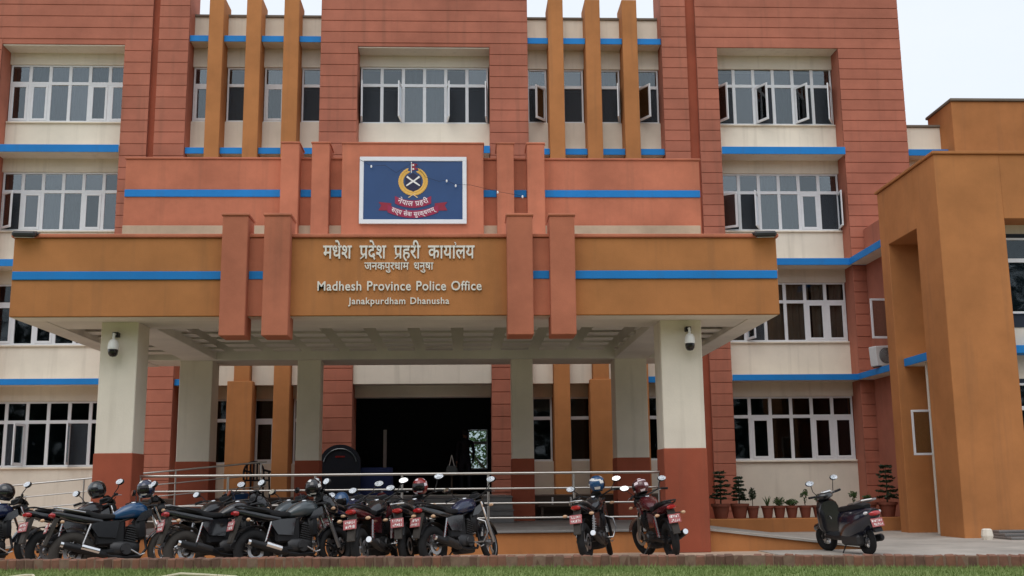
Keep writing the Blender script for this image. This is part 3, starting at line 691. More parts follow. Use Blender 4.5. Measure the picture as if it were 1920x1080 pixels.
# ------------------------------------------------------------------ emblem board
def board():
    cx, cz, y = -1.125, 7.665, 23.575
    r = tag(empty('emblem_board', (cx, y, cz)), 'dark blue sign board with a gold wreath emblem and white frame', 'sign')
    BB(-1.18, 1.18, -.03, .02, -.76, .76, .006).build('panel', 'boardblue', r)
    f = MB(); f.bbox(-1.185, 1.185, -.055, -.0, .67, .765, .006); f.bbox(-1.185, 1.185, -.055, 0, -.765, -.67, .006); f.bbox(-1.185, -1.095, -.053, 0, -.671, .671, .006); f.bbox(1.095, 1.185, -.053, 0, -.671, .671, .006)
    f.build('board_frame', 'boardframe', r)
    ez = .20                                                        # emblem centre
    rnd = random.Random(2)
    w = MB()                                                        # wreath: two arcs of leaves
    for s in (-1, 1):
        for i in range(15):
            for ro, tw in ((.30, .5), (.245, -.5)):
                a = -math.pi / 2 + s * (0.14 + i * 0.178); c = Vector((math.cos(a) * ro, 0, math.sin(a) * ro + ez))
                t = a + s * (math.pi / 2) + (-s) * tw * .55; d = Vector((math.cos(t), 0, math.sin(t))); n = Vector((-d.z, 0, d.x)); l, b = .064, .032
                yy = -.034 - (.006 if tw > 0 else 0) - rnd.random() * .003
                q = [c - d * l, c + n * b, c + d * l, c - n * b]; w.add([(p.x, yy, p.z) for p in q] + [(c.x, yy - .008, c.z)], [(0, 1, 4), (1, 2, 4), (2, 3, 4), (3, 0, 4)])
    w.build('wreath', 'gold', r)
    ring = T([(math.cos(a) * .272, -.035, math.sin(a) * .272 + ez) for a in [R(-90 + 12 * k) + 0 for k in range(-12, 13)]], .035, 6); ring.v = [(x, -.033 + (yy + .035) * .12, z) for x, yy, z in ring.v]; ring.build('wreath_band', 'gold', r)
    MB().prism([(math.cos(R(90 + 60 * k)) * .205, math.sin(R(90 + 60 * k)) * .22 + ez - .02) for k in range(6)], -.038, -.029).build('shield', 'emblemdark', r)
    k = MB()
    for s in (-1, 1):                                               # crossed curved blades
        pts = [(s * -.14, ez + .11), (s * -.04, ez + .03), (s * .05, ez - .03), (s * .15, ez - .10)]; wd = (.022, .016, .02, .014)
        for i in range(3):
            a, b = Vector((pts[i][0], 0, pts[i][1])), Vector((pts[i + 1][0], 0, pts[i + 1][1])); d = (b - a).normalized(); n = Vector((-d.z, 0, d.x))
            q = [a + n * wd[i], b + n * wd[i + 1], b - n * wd[i + 1], a - n * wd[i]]; k.add([(p.x, -.044 - .002 * (s + 1), p.z) for p in q], [(0, 1, 2, 3)])
    k.build('crossed_blades', 'platewhite', r)
    MB().prism([(-.03, ez + .25), (.12, ez + .285), (.03, ez + .33), (.10, ez + .40), (-.03, ez + .42)], -.042, -.03).build('small_flag', 'ribbonend', r)
    fl = MB().prism([(-.05, ez + .20), (-.033, ez + .20), (-.033, ez + .45), (-.05, ez + .45)], -.046, -.03); fl.ball((.0, -.044, ez + .375), .022, .004, .022); fl.ball((.0, -.044, ez + .285), .024, .004, .02); fl.build('flag_marks', 'platewhite', r)
    tie = MB()
    for s in (-1, 1): tie.tube([(s * .10, -.036, ez - .37), (0, -.036, ez - .30), (-s * .05, -.036, ez - .27)], .011, 5)
    tie.build('wreath_tie', 'goldpale', r)
    def ribbon(name, z0, w, sag, h, mat, yy):
        m = MB(); n = 18
        for i in range(n + 1):
            x = -w + 2 * w * i / n; zz = z0 - sag * (1 - (x / w) ** 2); m.v += [(x, yy, zz - h / 2), (x, yy, zz + h / 2), (x, yy + .008, zz - h / 2), (x, yy + .008, zz + h / 2)]
        for i in range(n):
            a = 4 * i; b = a + 4; m.f += [(a, b, b + 1, a + 1), (a + 2, a + 3, b + 3, b + 2), (a + 1, b + 1, b + 3, a + 3), (a, a + 2, b + 2, b)]
        m.build(name, mat, r)
    ribbon('ribbon', -.22, .40, .10, .17, 'ribbon', -.041); ribbon('ribbon', -.42, .56, .13, .17, 'ribbon', -.043)
    for s in (-1, 1): MB().prism([(s * .48, -.30), (s * .76, -.27), (s * .70, -.35), (s * .76, -.46), (s * .48, -.47)], -.039, -.031).build('ribbon_tail', 'ribbonend', r)
    def arc_text(cls, w, z0, sag, size):
        gl = [letter_mesh(c, .006) if c != ' ' else (None, .35) for c in cls]; tot = sum(a for _, a in gl); x = -w; sc = 2 * w / tot
        for mb, a in gl:
            if mb:
                xm = x + a * sc / 2; zz = z0 - sag * (1 - (xm / w) ** 2); sl = math.atan(2 * sag * xm / w ** 2)
                mb.v = [((px - a / 2) * sc, -pz, (py - .33) * size) for px, py, pz in mb.v]
                o = mb.build('letter', 'pinkwhite', r, loc=(xm, -.049, zz)); o.rotation_euler = (0, -sl, 0)
            x += a * sc
    arc_text(['ने', 'पा', 'ल', ' ', 'प+', 'ह', 'री'], .33, -.225, .085, .16)
    arc_text(['स', 'त्', 'य', ' ', 'से', 'वा', ' ', 'सु', 'र', 'क्', 'ष', 'ण', 'म्'], .47, -.43, .12, .145)
board()
def fairy_wire():
    r = tag(empty('light_string', (-1.1, 23.48, 8.2)), 'thin sagging wire with tiny bulbs across the emblem board', 'wire')
    pts = [(-1.21, 8.35), (-.95, 8.20), (-.65, 8.22), (-.40, 8.05), (.0, 8.30), (.25, 7.95), (.55, 7.85), (.72, 7.88), (.9, 7.78), (1.25, 7.77), (1.85, 7.62), (2.4, 7.52)]
    w = T([(x, 0, z - 8.2) for x, z in pts], .004, 4); w.build('wire', 'blackplastic', r)
    for x, z in ((-.95, 8.19), (.72, 7.86), (.92, 7.75), (1.85, 7.60), (2.4, 7.50)): MB().ball((x, -.005, z - 8.2), .022, .02, .035, 8).build('bulb', 'clearlens', r)
fairy_wire()

# ------------------------------------------------------------------ railings
def railing(name, label, pts, levels, posts, group=None, r=.026, base=None):
    """pts: two end points of the top rail; levels: drops below it; posts: parameters along it"""
    a, b = Vector(pts[0]), Vector(pts[1]); o = Vector(((a.x + b.x) / 2, (a.y + b.y) / 2, base if base is not None else .4))
    root = tag(empty(name, o), label, 'railing', group)
    for i, d in enumerate(levels):
        dz = Vector((0, 0, -d)); T([a + dz - o, b + dz - o], r if i == 0 else r * .68, 10).build('rail', 'steel', root, True)
    for t in posts:
        p = a.lerp(b, t) - o; T([p, (p.x, p.y, p.z - (levels[-1] + .22))], r * .85, 10).build('post', 'steel', root, True)
    return root
railing('railing', 'long steel railing across the porch front behind the motorcycles', ((-5.80, 20.0, 1.415), (3.56, 20.0, 1.405)), (0, .27, .53, .79), [0.004 + .992 * i / 6 for i in range(7)])
railing('railing', 'sloping steel railing along the ramp behind the left pillars', ((-10.2, 24.3, 1.26), (-4.3, 24.3, 1.76)), (0, .27, .52, .77), [.02, .34, .67, .98], r=.02)

# ------------------------------------------------------------------ fittings on the porch
def cctv(x, z, label):
    r = tag(empty('security_camera', (x, 19.30, z)), label, 'camera', 'dome cameras on the porch pillars')
    r.scale = (.84, 1, .84)
    BB(-.06, .06, .06, .20, .28, .38, .01).build('bracket', 'blackplastic', r)
    T([(0, .1, .33), (0, .0, .33), (0, 0, .22)], .028, 8).build('arm', 'white', r, True)
    MB().lathe([(.03, .22), (.07, .20), (.105, .12), (.115, .02), (.11, .0)], 16).build('housing', 'white', r, True)
    MB().lathe([(.098, .0), (.102, -.04), (.092, -.10), (.06, -.145), (.0, -.16)], 16).build('dome', 'darkdome', r, True)
cctv(-6.14, 3.60, 'white dome camera with dark globe on the left front pillar'); cctv(4.04, 3.66, 'white dome camera with dark globe on the right front pillar')
def flood(x, s, label):
    r = tag(empty('flood_light', (x, 18.72, 5.56)), label, 'lamp', 'flood lights on the porch corners')
    m = BB(-.19, .19, -.14, .14, -.07, .03, .03); m.build('housing', 'enginemetal', r); BB(-.15, .15, -.10, .10, -.082, -.0705, .003).build('lens', 'clearlens', r)
    T([(-.20, .0, -.02), (-.20, .16, -.0), (.20, .16, -.0), (.20, .0, -.02)], .012, 6).build('bracket', 'enginemetal', r)
    r.rotation_euler = (R(14), 0, R(s * 6))
flood(-7.56, 1, 'grey flood light on the left end of the porch front'); flood(5.34, -1, 'grey flood light on the right end of the porch front')
def lamp_spot():
    r = tag(empty('wall_lamp', (5.62, 19.3, 5.0)), 'tiny white lamp at the porch side beside the blue band', 'lamp')
    MB().ball((0.03, 0, 0), .06, .05, .03).build('shade', 'white', r, True); BB(-.05, .0, -.02, .02, -.02, .02, .004).build('mount', 'frame', r)
lamp_spot()
def ac_unit():
    r = tag(empty('air_conditioner', (10.98, 27.95, 4.142), (0, R(-4), R(18))), 'white outdoor air conditioner unit on the blue ledge beside the wing', 'air conditioner')
    BB(-.38, .38, -.14, .14, .03, .55, .02).build('casing', 'acwhite', r)
    MB().lathe([(.21, 0), (.21, .012), (.0, .012)], 24, Matrix.Translation((-.08, -.141, .29)) @ Matrix.Rotation(R(90), 4, 'X')).build('fan', 'enginemetal', r, True)
    g = MB()
    for k in range(6): g.tube([(-.08 + .035 * (k + 1) * math.cos(a), -.158, .29 + .035 * (k + 1) * math.sin(a)) for a in [R(24 * j) for j in range(15)]], .004, 4, closed=True)
    g.build('grille', 'acwhite', r)
    for x in (-.28, .28): BB(x - .03, x + .03, -.14, .14, 0, .031, .004).build('foot', 'enginemetal', r)
ac_unit()

# ------------------------------------------------------------------ planter and pots
struct('planter_wall', BB(6.0, 11.6, 27.15, 27.75, 0.0, .34, .015), 'orange')
struct('planter_bed', B(6.0, 11.6, 27.751, 30.1, 0.0, .28), 'earth')
def leaves(mb, c, rad, n, size, rnd, flat=0.0, up=0.3):
    for _ in range(n):
        while True:
            d = Vector((rnd.uniform(-1, 1), rnd.uniform(-1, 1), rnd.uniform(-1, 1)))
            if d.length < 1: break
        p = Vector(c) + Vector((d.x * rad[0], d.y * rad[1], d.z * rad[2]))
        a = Vector((rnd.uniform(-1, 1), rnd.uniform(-1, 1), rnd.uniform(-.6, 1) * (1 - flat) + up * .3)).normalized(); b = a.cross(Vector((rnd.uniform(-1, 1), rnd.uniform(-1, 1), rnd.uniform(-1, 1)))).normalized()
        s = size * rnd.uniform(.6, 1.3); q = [p - a * s, p + b * s * .38, p + a * s, p - b * s * .38]; mb.add(q, [(0, 1, 2, 3)])
    return mb
def pot(x, y, z, r, h, label, kind, ph, group='potted plants on the planter wall', seed=0):
    rnd = random.Random(seed + int(x * 100)); root = tag(empty('flower_pot', (x, y, z)), label, 'potted plant', group)
    MB().lathe([(r * .68, 0), (r * .97, h * .82), (r * 1.1, h * .82), (r * 1.12, h), (r * .98, h), (r * .92, h * .9), (0, h * .9)], 16).build('pot', 'terracotta', root, True)
    MB().lathe([(r * .9, h * .905), (0, h * .93)], 12).build('soil', 'soil', root)
    st, lf = MB(), MB()
    if kind == 'tier':
        st.tube([(0, 0, h * .9), (0.01, 0, h + ph * .5), (0, 0, h + ph)], [.022, .014, .006], 6)
        nt_ = 7
        for i in range(nt_):
            zz = h + ph * (.16 + .8 * i / (nt_ - 1)); L = (.44 - .30 * i / nt_) * ph * .85 * rnd.uniform(.75, 1.15)
            for k in range(6):
                a = k * 1.047 + i * .5 + rnd.uniform(-.2, .2); l2 = L * rnd.uniform(.55, 1.15); e = (math.cos(a) * l2, math.sin(a) * l2, zz + l2 * rnd.uniform(-.28, .16))
                st.tube([(0, 0, zz), e], [.008, .003], 4, cap=False)
                for t in (.35, .55, .75, .95): leaves(lf, (e[0] * t, e[1] * t, zz + (e[2] - zz) * t), (.05, .05, .022), 8, .045, rnd, .6)
        m = 'leafdark'
    elif kind == 'cone':
        st.tube([(0, 0, h * .9), (0, 0, h + ph * .9)], [.012, .006], 5)
        leaves(lf, (0, 0, h + ph * .62), (.085, .085, ph * .36), 330, .03, rnd); m = 'leafdark'
    elif kind == 'spike':
        for k in range(13):
            a = rnd.uniform(0, 6.28); l = ph * rnd.uniform(.6, 1.05); sp = rnd.uniform(.05, .4); d = Vector((math.cos(a) * sp, math.sin(a) * sp, 1)).normalized(); n = d.cross(Vector((math.sin(a), -math.cos(a), .2))).normalized() * .014
            p0 = Vector((0, 0, h * .9)); p1 = p0 + d * l * .6 ; p2 = p0 + d * l + Vector((math.cos(a), math.sin(a), -.3)) * l * .1
            lf.add([p0 - n, p0 + n, p1 + n, p1 - n, p2], [(0, 1, 2, 3), (3, 2, 4)])
        st.tube([(0, 0, h * .9), (0, 0, h + ph * .2)], .012, 5); m = 'leaf'
    elif kind == 'bush':
        for k in range(6):
            a = k * 1.05; st.tube([(0, 0, h * .9), (math.cos(a) * r * .6, math.sin(a) * r * .6, h + ph * .55)], [.008, .003], 4)
        leaves(lf, (0, 0, h + ph * .48), (r * 1.05, r * 1.05, ph * .5), 240, .034, rnd); m = 'leaf'
    else:
        for k in range(3):
            a = k * 2.1 + rnd.random(); tip = (math.cos(a) * .06, math.sin(a) * .06, h + ph * rnd.uniform(.75, 1)); st.tube([(0, 0, h * .9), (tip[0] * .3, tip[1] * .3, h + ph * .5), tip], [.009, .006, .003], 4)
            leaves(lf, tip, (.055, .055, .07), 34, .042, rnd)
        leaves(lf, (0, 0, h + ph * .5), (.05, .05, ph * .3), 20, .035, rnd); m = 'leaf'
    st.build('stem', 'bark', root); lf.build('foliage', m, root)
PZ = .342
pot(6.36, 27.45, PZ, .22, .36, 'large pot with tiered conifer nearest the right porch pillar', 'tier', .80)
pot(6.84, 27.52, PZ, .22, .36, 'large pot with tiered conifer second from the right porch pillar', 'tier', .66)
pot(7.16, 27.45, PZ, .15, .30, 'pot with a dense dark egg shaped shrub', 'cone', .46)
pot(7.53, 27.45, PZ, .15, .30, 'pot with upright spiky leaves right of the egg shaped shrub', 'spike', .30)
pot(7.83, 27.45, PZ, .15, .30, 'pot with a small round bush beside the spiky plant', 'bush', .22)
pot(8.14, 27.45, PZ, .15, .30, 'pot with a wide low bush left of the twiggy plant', 'bush', .16, seed=4)
pot(8.48, 27.45, PZ, .15, .30, 'pot with a thin twiggy upright plant', 'twig', .34)
pot(8.82, 27.45, PZ, .15, .30, 'pot with a small loose plant left of the scooter mirror', 'twig', .22, seed=3)
pot(9.72, 27.45, PZ, .15, .30, 'pot with a small plant showing just above the scooter seat', 'twig', .26, seed=7)
pot(10.08, 27.50, PZ, .22, .36, 'large dark pot with bare soil right of the scooter', 'twig', .12, seed=9)
pot(10.58, 27.48, PZ, .22, .36, 'large pot with a tall flat tiered conifer beside the wing', 'tier', .92, seed=2)

# ------------------------------------------------------------------ things on the landing and in the lobby
def chair(x, y, z, rz, label):
    r = tag(empty('plastic_chair', (x, y, z), (0, 0, R(rz))), label, 'chair')
    BB(-.24, .24, -.24, .22, .40, .44, .015).build('seat', 'navycloth', r)
    for sx in (-1, 1):
        for sy, zt in ((-1, .62), (1, .44)): T([(sx * .25, sy * .22, 0), (sx * .22, sy * .2, zt)], .022, 6).build('leg', 'navycloth', r)
        T([(sx * .25, -.22, .62), (sx * .27, .05, .64), (sx * .24, .22, .66)], .025, 6).build('armrest', 'navycloth', r)
    bk = MB(); arc = [(math.cos(a) * .25, .23, .60 + math.sin(a) * .26) for a in [R(180 - 15 * k) for k in range(13)]]; bk.tube([(-.25, .22, .42)] + arc + [(.25, .22, .42)], .025, 6); bk.build('back_frame', 'navycloth', r, True)
    for k in (-2, -1, 0, 1, 2): BB(k * .085 - .02, k * .085 + .02, .22, .24, .44, .60 + .25 * math.sqrt(1 - (k * .085 / .25) ** 2), .004).build('slat', 'navycloth', r)
chair(-5.0, 27.0, .967, 170, 'dark slatted plastic armchair on the landing left of the entrance')
def bench():
    r = tag(empty('bench', (2.25, 26.0, .405)), 'low dark bench with two white uprights between the right pillars', 'bench')
    BB(-.55, .55, -.2, .2, .30, .35, .01).build('seat', 'plinth', r)
    for x in (-.45, .45): BB(x - .03, x + .03, -.15, .15, 0, .30, .005).build('leg', 'plinth', r)
    for x in (-.21, .22): T([(x, -.18, .35), (x, -.18, .52)], .022, 8).build('upright', 'white', r)
bench()
def drum():
    r = tag(empty('plastic_drum', (-5.05, 24.9, .40)), 'blue plastic drum behind the front railing on the left', 'drum')
    MB().lathe([(.22, 0), (.25, .04), (.25, .25), (.265, .27), (.265, .30), (.25, .32), (.25, .60), (.27, .63), (.27, .68), (.24, .70), (.0, .70)], 20).build('body', 'blueplastic', r, True)
    MB().lathe([(.235, .705), (.235, .73), (.0, .73)], 20).build('lid', 'blueplastic', r, True)
drum()
def desk():
    r = tag(empty('draped_table', (-2.35, 28.9, .975)), 'blue cloth covered table in the dark left of the entrance', 'table')
    mb = MB(); n = 40
    for i in range(n):
        a = 2 * math.pi * i / n; c, s = math.cos(a), math.sin(a); e = 5; x = .48 * math.copysign(abs(c) ** (2 / e), c); y = .3 * math.copysign(abs(s) ** (2 / e), s); w = 1 + .03 * math.sin(i * 2.3)
        mb.v += [(x * w * 1.03, y * w * 1.03, .02), (x, y, .72)]
    for i in range(n): a, b = 2 * i, 2 * ((i + 1) % n); mb.f.append((a, b, b + 1, a + 1))
    mb.f.append(tuple(2 * i + 1 for i in range(n)))
    mb.build('cloth', 'bluecloth', r, True)
    for x in (-.4, .4):
        for y in (-.22, .22): BB(x - .02, x + .02, y - .02, y + .02, 0, .70, .003).build('leg', 'plinth', r)
    a = tag(empty('arched_board', (-3.18, 28.5, .975)), 'dark arched board with a small red mark left of the entrance', 'board')
    pl = [(-.52, 0), (.52, 0), (.52, .85)] + [(math.cos(R(t)) * .52, .85 + math.sin(R(t)) * .46) for t in range(10, 171, 10)] + [(-.52, .85)]
    MB().prism(pl, -.03, .03).build('panel', 'navycloth', a)
    T([(math.cos(R(t)) * .42, -.04, .80 + math.sin(R(t)) * .40) for t in range(10, 171, 10)], .018, 6).build('arch_trim', 'greypaint', a, True)
    BB(-.12, .12, -.04, -.0305, .98, 1.02, .003).build('red_mark', 'redpaint', a)
desk()
def pedestal():
    r = tag(empty('small_stand', (-.36, 31.3, .977)), 'small blue grey stand with a pale peaked card inside the doorway', 'stand')
    MB().add([(-.20, -.12, .55), (.20, -.12, .55), (.20, .12, .55), (-.20, .12, .55), (-.12, -.08, .80), (.12, -.08, .80), (.12, .08, .80), (-.12, .08, .80)], [(0, 1, 5, 4), (1, 2, 6, 5), (2, 3, 7, 6), (3, 0, 4, 7), (4, 5, 6, 7), (3, 2, 1, 0)]).build('box', 'greypaint', r)
    T([(0, 0, 0), (0, 0, .55)], .03, 8).build('column', 'plinth', r); BB(-.16, .16, -.12, .12, 0, .02, .003).build('foot', 'plinth', r)
    c = MB()
    for s in (-1, 1): c.tube([(s * .07, -.05, .80), (0, -.05, 1.10)], .012, 5)
    c.build('card_frame', 'white', r)
pedestal()
def person():
    J = {'pelvis': (0, 0, .95, .135, .10), 'waist': (0, 0, 1.12, .125, .095), 'chest': (0, .01, 1.36, .165, .11), 'neckb': (0, .01, 1.50, .07, .065), 'neck': (0, .0, 1.56, .055, .055), 'head': (0, -.015, 1.66, .085, .10), 'crown': (0, -.01, 1.75, .07, .085)}
    E = [('pelvis', 'waist'), ('waist', 'chest'), ('chest', 'neckb'), ('neckb', 'neck'), ('neck', 'head'), ('head', 'crown')]
    for s, n in ((-1, 'r'), (1, 'l')):
        J.update({n + 'sh': (s * .19, .01, 1.44, .065, .065), n + 'el': (s * .25, .03, 1.16, .046, .046), n + 'wr': (s * .24, -.04, .92, .032, .032), n + 'ha': (s * .235, -.055, .83, .036, .022),
                  n + 'hip': (s * .095, 0, .88, .095, .095), n + 'kn': (s * .11, -.02 * s, .50, .062, .065), n + 'an': (s * .115, .02, .09, .045, .048), n + 'toe': (s * .13, -.15, .04, .04, .032)})
        E += [('chest', n + 'sh'), (n + 'sh', n + 'el'), (n + 'el', n + 'wr'), (n + 'wr', n + 'ha'), ('pelvis', n + 'hip'), (n + 'hip', n + 'kn'), (n + 'kn', n + 'an'), (n + 'an', n + 'toe')]
    ks = list(J); me = bpy.data.meshes.new('person'); me.from_pydata([J[k][:3] for k in ks], [(ks.index(a), ks.index(b)) for a, b in E], [])
    o = bpy.data.objects.new('tmp', me); col.objects.link(o); sk = o.modifiers.new('s', 'SKIN'); ss = o.modifiers.new('d', 'SUBSURF'); ss.levels = 2
    for i, k in enumerate(ks): me.skin_vertices[0].data[i].radius = J[k][3:]; me.skin_vertices[0].data[i].use_root = (k == 'pelvis')
    bpy.context.view_layer.update(); m2 = bpy.data.meshes.new_from_object(o.evaluated_get(bpy.context.evaluated_depsgraph_get())); bpy.data.objects.remove(o)
    m2.name = 'person'; m2.materials.clear(); m2.materials.append(MATS['darkcloth']); m2.materials.append(MATS['skin'])
    for p in m2.polygons:
        p.use_smooth = True
        if p.center.z > 1.54 or (p.center.z < .9 and abs(p.center.x) > .19): p.material_index = 1
    r = bpy.data.objects.new('person', m2); col.objects.link(r); r.location = (.02, 31.6, .977); r.rotation_euler = (0, 0, R(200)); r.scale = (1.02, 1.02, 1.03)
    tag(r, 'person in dark clothes standing in the doorway before the bright window', 'person')
    MB().ball((0, .02, 1.70), .098, .112, .095, 12).build('hair', 'hair', r, True)
    for k, s in enumerate((-1, 1)):                     # fingers below the palm
        for q in range(4): T([(s * .235 + (q - 1.5) * .004, -.055 + (q - 1.5) * .016, .80), (s * .232, -.062 + (q - 1.5) * .016, .765), (s * .222, -.060 + (q - 1.5) * .015, .74 + .006 * abs(q - 1.4))], [.0085, .008, .006], 6).build('finger', 'skin', r, True)
        T([(s * .225, -.085, .85), (s * .218, -.105, .815), (s * .216, -.108, .79)], [.010, .009, .007], 6).build('thumb', 'skin', r, True)
person()

# ------------------------------------------------------------------ motorcycles
STEER_P = Vector((.42, 0, .95)); STEER_AX = Vector((-.24, 0, .65)).normalized()
def wheel_tyre(cx, rr, wt, cz=None):
    cz = cz or rr; n = 28; mb = MB(); prof = []
    for k in range(10):
        a = 2 * math.pi * k / 10; prof.append((rr - wt * .62 + math.cos(a) * wt * .62, math.sin(a) * wt * .5))
    return mb.lathe(prof, n, Matrix.Translation((cx, 0, cz)) @ Matrix.Rotation(R(90), 4, 'X'), closed=True)
def wheel_rim(cx, rr, cz=None, spokes=5):
    cz = cz or rr; M = Matrix.Translation((cx, 0, cz)) @ Matrix.Rotation(R(90), 4, 'X'); mb = MB()
    mb.lathe([(rr - .012, -.035), (rr, -.04), (rr, .04), (rr - .012, .035), (rr - .03, .012), (rr - .03, -.012)], 28, M, closed=True)
    mb.lathe([(0, -.055), (.045, -.055), (.05, -.03), (.05, .03), (.045, .055), (0, .055)], 14, M)
    for k in range(spokes):
        a = 2 * math.pi * k / spokes + .3
        for da in (-.12, .12): mb.tube([(cx + math.cos(a) * .04, 0, cz + math.sin(a) * .04), (cx + math.cos(a + da) * (rr - .02), 0, cz + math.sin(a + da) * (rr - .02))], .011, 5)
    return mb
def brake_disc(cx, cz, y, r=.125):
    return MB().lathe([(r * .62, -.003), (r, -.003), (r, .003), (r * .62, .003)], 24, Matrix.Translation((cx, y, cz)) @ Matrix.Rotation(R(90), 4, 'X'), closed=True)
def arc_strip(cx, cz, rad, a0, a1, w, n=14, th=.008):
    mb = MB()
    for i in range(n + 1):
        a = R(a0 + (a1 - a0) * i / n)
        for rr, ww in ((rad, w), (rad + .012, w * .55)):
            mb.v += [(cx + math.cos(a) * rr, -ww, cz + math.sin(a) * rr), (cx + math.cos(a) * rr, ww, cz + math.sin(a) * rr)]
    for i in range(n):
        p = 4 * i; q = p + 4; mb.f += [(p, q, q + 2, p + 2), (p + 2, q + 2, q + 3, p + 3), (p + 3, q + 3, q + 1, p + 1)]
    mb.f = list(mb.f); return mb
def number_plate(parent, p, tiltx, seed, w=.098, h=.068):
    o = BB(-.006, .006, -w, w, -h, h, .003).build('number_plate', 'platered', parent, loc=p); o.rotation_euler = (0, R(tiltx), 0)
    rnd = random.Random(seed); m = MB()
    for row in (.03, -.032):                     # two rows of worn white characters, too small to read
        y = -w + .025
        while y < w - .03:
            ww = rnd.uniform(.012, .026); hh = .02
            m.box(-.0085, -.0062, y, y + .006, row - hh, row + hh); m.box(-.0085, -.0062, y + .0065, y + ww, row + rnd.choice((-hh, 0, hh - .008)), row + rnd.choice((-hh, 0, hh - .008)) + .010); y += ww + .009
    m.build('plate_marks', 'platewhite', o)
    return o
def mirror(parent, y, S, seed, base=(.27, 1.05), top=1.20):
    rnd = random.Random(seed); s = 1 if y > 0 else -1
    st = T([(base[0], y * .72, base[1]), (base[0] + .03, y * .9, base[1] + .08), (base[0] + .02, y, top - .03)], .007, 6).xform(S).build('mirror', 'blackplastic', parent, True)
    c = S @ Vector((base[0] + .02, y * 1.08, top)); M = Matrix.Rotation(R(s * -8 + rnd.uniform(-6, 6)), 4, 'Z') @ Matrix.Rotation(R(rnd.uniform(10, 26)), 4, 'Y')
    MB().ball((0, 0, 0), .028, .078, .048, 12, M).xform(Matrix.Translation(c)).build('mirror_shell', 'blackplastic', st, True)
    MB().lathe([(1, 0), (0, .0)], 18).xform(Matrix.Translation(c) @ M @ Matrix.Translation((-.0285, 0, 0)) @ Matrix.Rotation(R(-90), 4, 'Y') @ Matrix.Diagonal((.042, .072, 1, 1))).build('mirror_glass', 'mirror_glass', st)
def motorcycle(label, x, y, heading, tank='blackpaint', panel='blackpaint', lean=-7, steer=18, style='naked', guard=False, seed=0, tail='taillens', mud=True, wheels='rubber', mtop=1.20):
    b = tag(empty('motorcycle', (x, y, 0), Euler((R(lean), 0, R(heading)), 'XYZ')), label, 'motorcycle', 'motorcycles parked before the porch')
    I = Matrix(); S = Matrix.Translation(STEER_P) @ Matrix.Rotation(R(steer), 4, STEER_AX) @ Matrix.Translation(-STEER_P)
    rnd = random.Random(seed)
    # wheels
    for cx, wt, M in ((-.66, .115, I), (.66, .09, S)):
        w = wheel_tyre(cx, .308, wt).xform(M).build('wheel', wheels, b, True)
        wheel_rim(cx, .232, .308).xform(M).build('rim', 'chrome' if seed == 3 else 'alloy' if seed % 3 else 'blackplastic', w, True)
        brake_disc(cx, .308, .062 if cx > 0 else -.065, .125).xform(M).build('brake_disc', 'alloy', w)
    # front end
    for s in (-1, 1):
        f = T([(.665, s * .092, .30), (.535, s * .092, .65)], .029, 8).xform(S).build('fork', 'blackplastic' if seed % 2 else 'alloy', b, True)
        T([(.535, s * .092, .65), (.425, s * .092, .94)], .02, 8).xform(S).build('fork_tube', 'chrome', f, True)
    BB(.36, .47, -.13, .13, .925, .955, .01).xform(S).build('fork_clamp', 'enginemetal', b)
    arc_strip(.66, .308, .335, 20, 165, .062).xform(S).build('front_fender', panel, b, True)
    hb = T([(.40, 0, .985), (.39, .10, 1.00), (.30, .28, 1.055), (.20, .37, 1.03)], .013, 8); hb.tube([(.40, 0, .985), (.39, -.10, 1.00), (.30, -.28, 1.055), (.20, -.37, 1.03)], .013, 8)
    h = hb.xform(S).build('handlebar', 'enginemetal', b, True)
    for s in (-1, 1):
        T([(.265, s * .305, 1.05), (.19, s * .385, 1.028)], .019, 8).xform(S).build('grip', 'rubber', h, True)
        T([(.33, s * .23, 1.04), (.31, s * .34, 1.03), (.25, s * .42, 1.01)], .006, 5).xform(S).build('lever', 'alloy', h, True)
        mirror(b, s * .36, S, seed * 7 + s, (.29, 1.06), mtop + rnd.uniform(-.02, .02))
    for s in (-1, 1): T([(.29, s * .24, 1.05), (.47, s * .17, 1.04), (.50, s * .06, .96), (.40, s * .03, .84)], .005, 4).xform(S).build('control_cable', 'rubber', b, True)
    BB(.40, .50, -.09, .09, .99, 1.07, .02).xform(Matrix.Translation((0, 0, 0)) @ S).build('instrument', 'blackplastic', b)
    # headlight and cowl
    if style == 'fairing':
        MB().loft([(.72, .86, .03, .03), (.68, .88, .10, .09), (.60, .91, .145, .13), (.50, .95, .15, .15), (.42, .98, .10, .13)], 14).xform(S).build('headlight_cowl', panel, b, True)
        MB().ball((.675, 0, .87), .05, .085, .05, 12).xform(S).build('headlight', 'clearlens', b, True)
        MB().loft([(.60, 1.02, .10, .01), (.50, 1.10, .11, .012), (.44, 1.15, .09, .012)], 10).xform(S).build('windscreen', 'darkdome', b, True)
    else:
        hl = MB().lathe([(.0, -.10), (.06, -.09), (.088, -.03), (.092, .02), (.088, .03)], 18, Matrix.Translation((.56, 0, .90)) @ Matrix.Rotation(R(84), 4, 'Y')).xform(S).build('headlight', 'blackplastic', b, True)
        MB().ball((.585, 0, .897), .022, .082, .082, 14).xform(S).build('lens', 'clearlens', hl, True)
        MB().loft([(.63, .975, .06, .012), (.58, 1.01, .085, .03), (.50, 1.06, .08, .02), (.47, 1.10, .05, .008)], 10).xform(S).build('headlight_cowl', panel, b, True)
    for s in (-1, 1):
        T([(.50, s * .09, .86), (.50, s * .20, .85)], .008, 5).xform(S).build('indicator_stalk', 'blackplastic', b); MB().ball((.50, s * .225, .85), .03, .042, .025, 8).xform(S).build('indicator', 'amberlens', b, True)
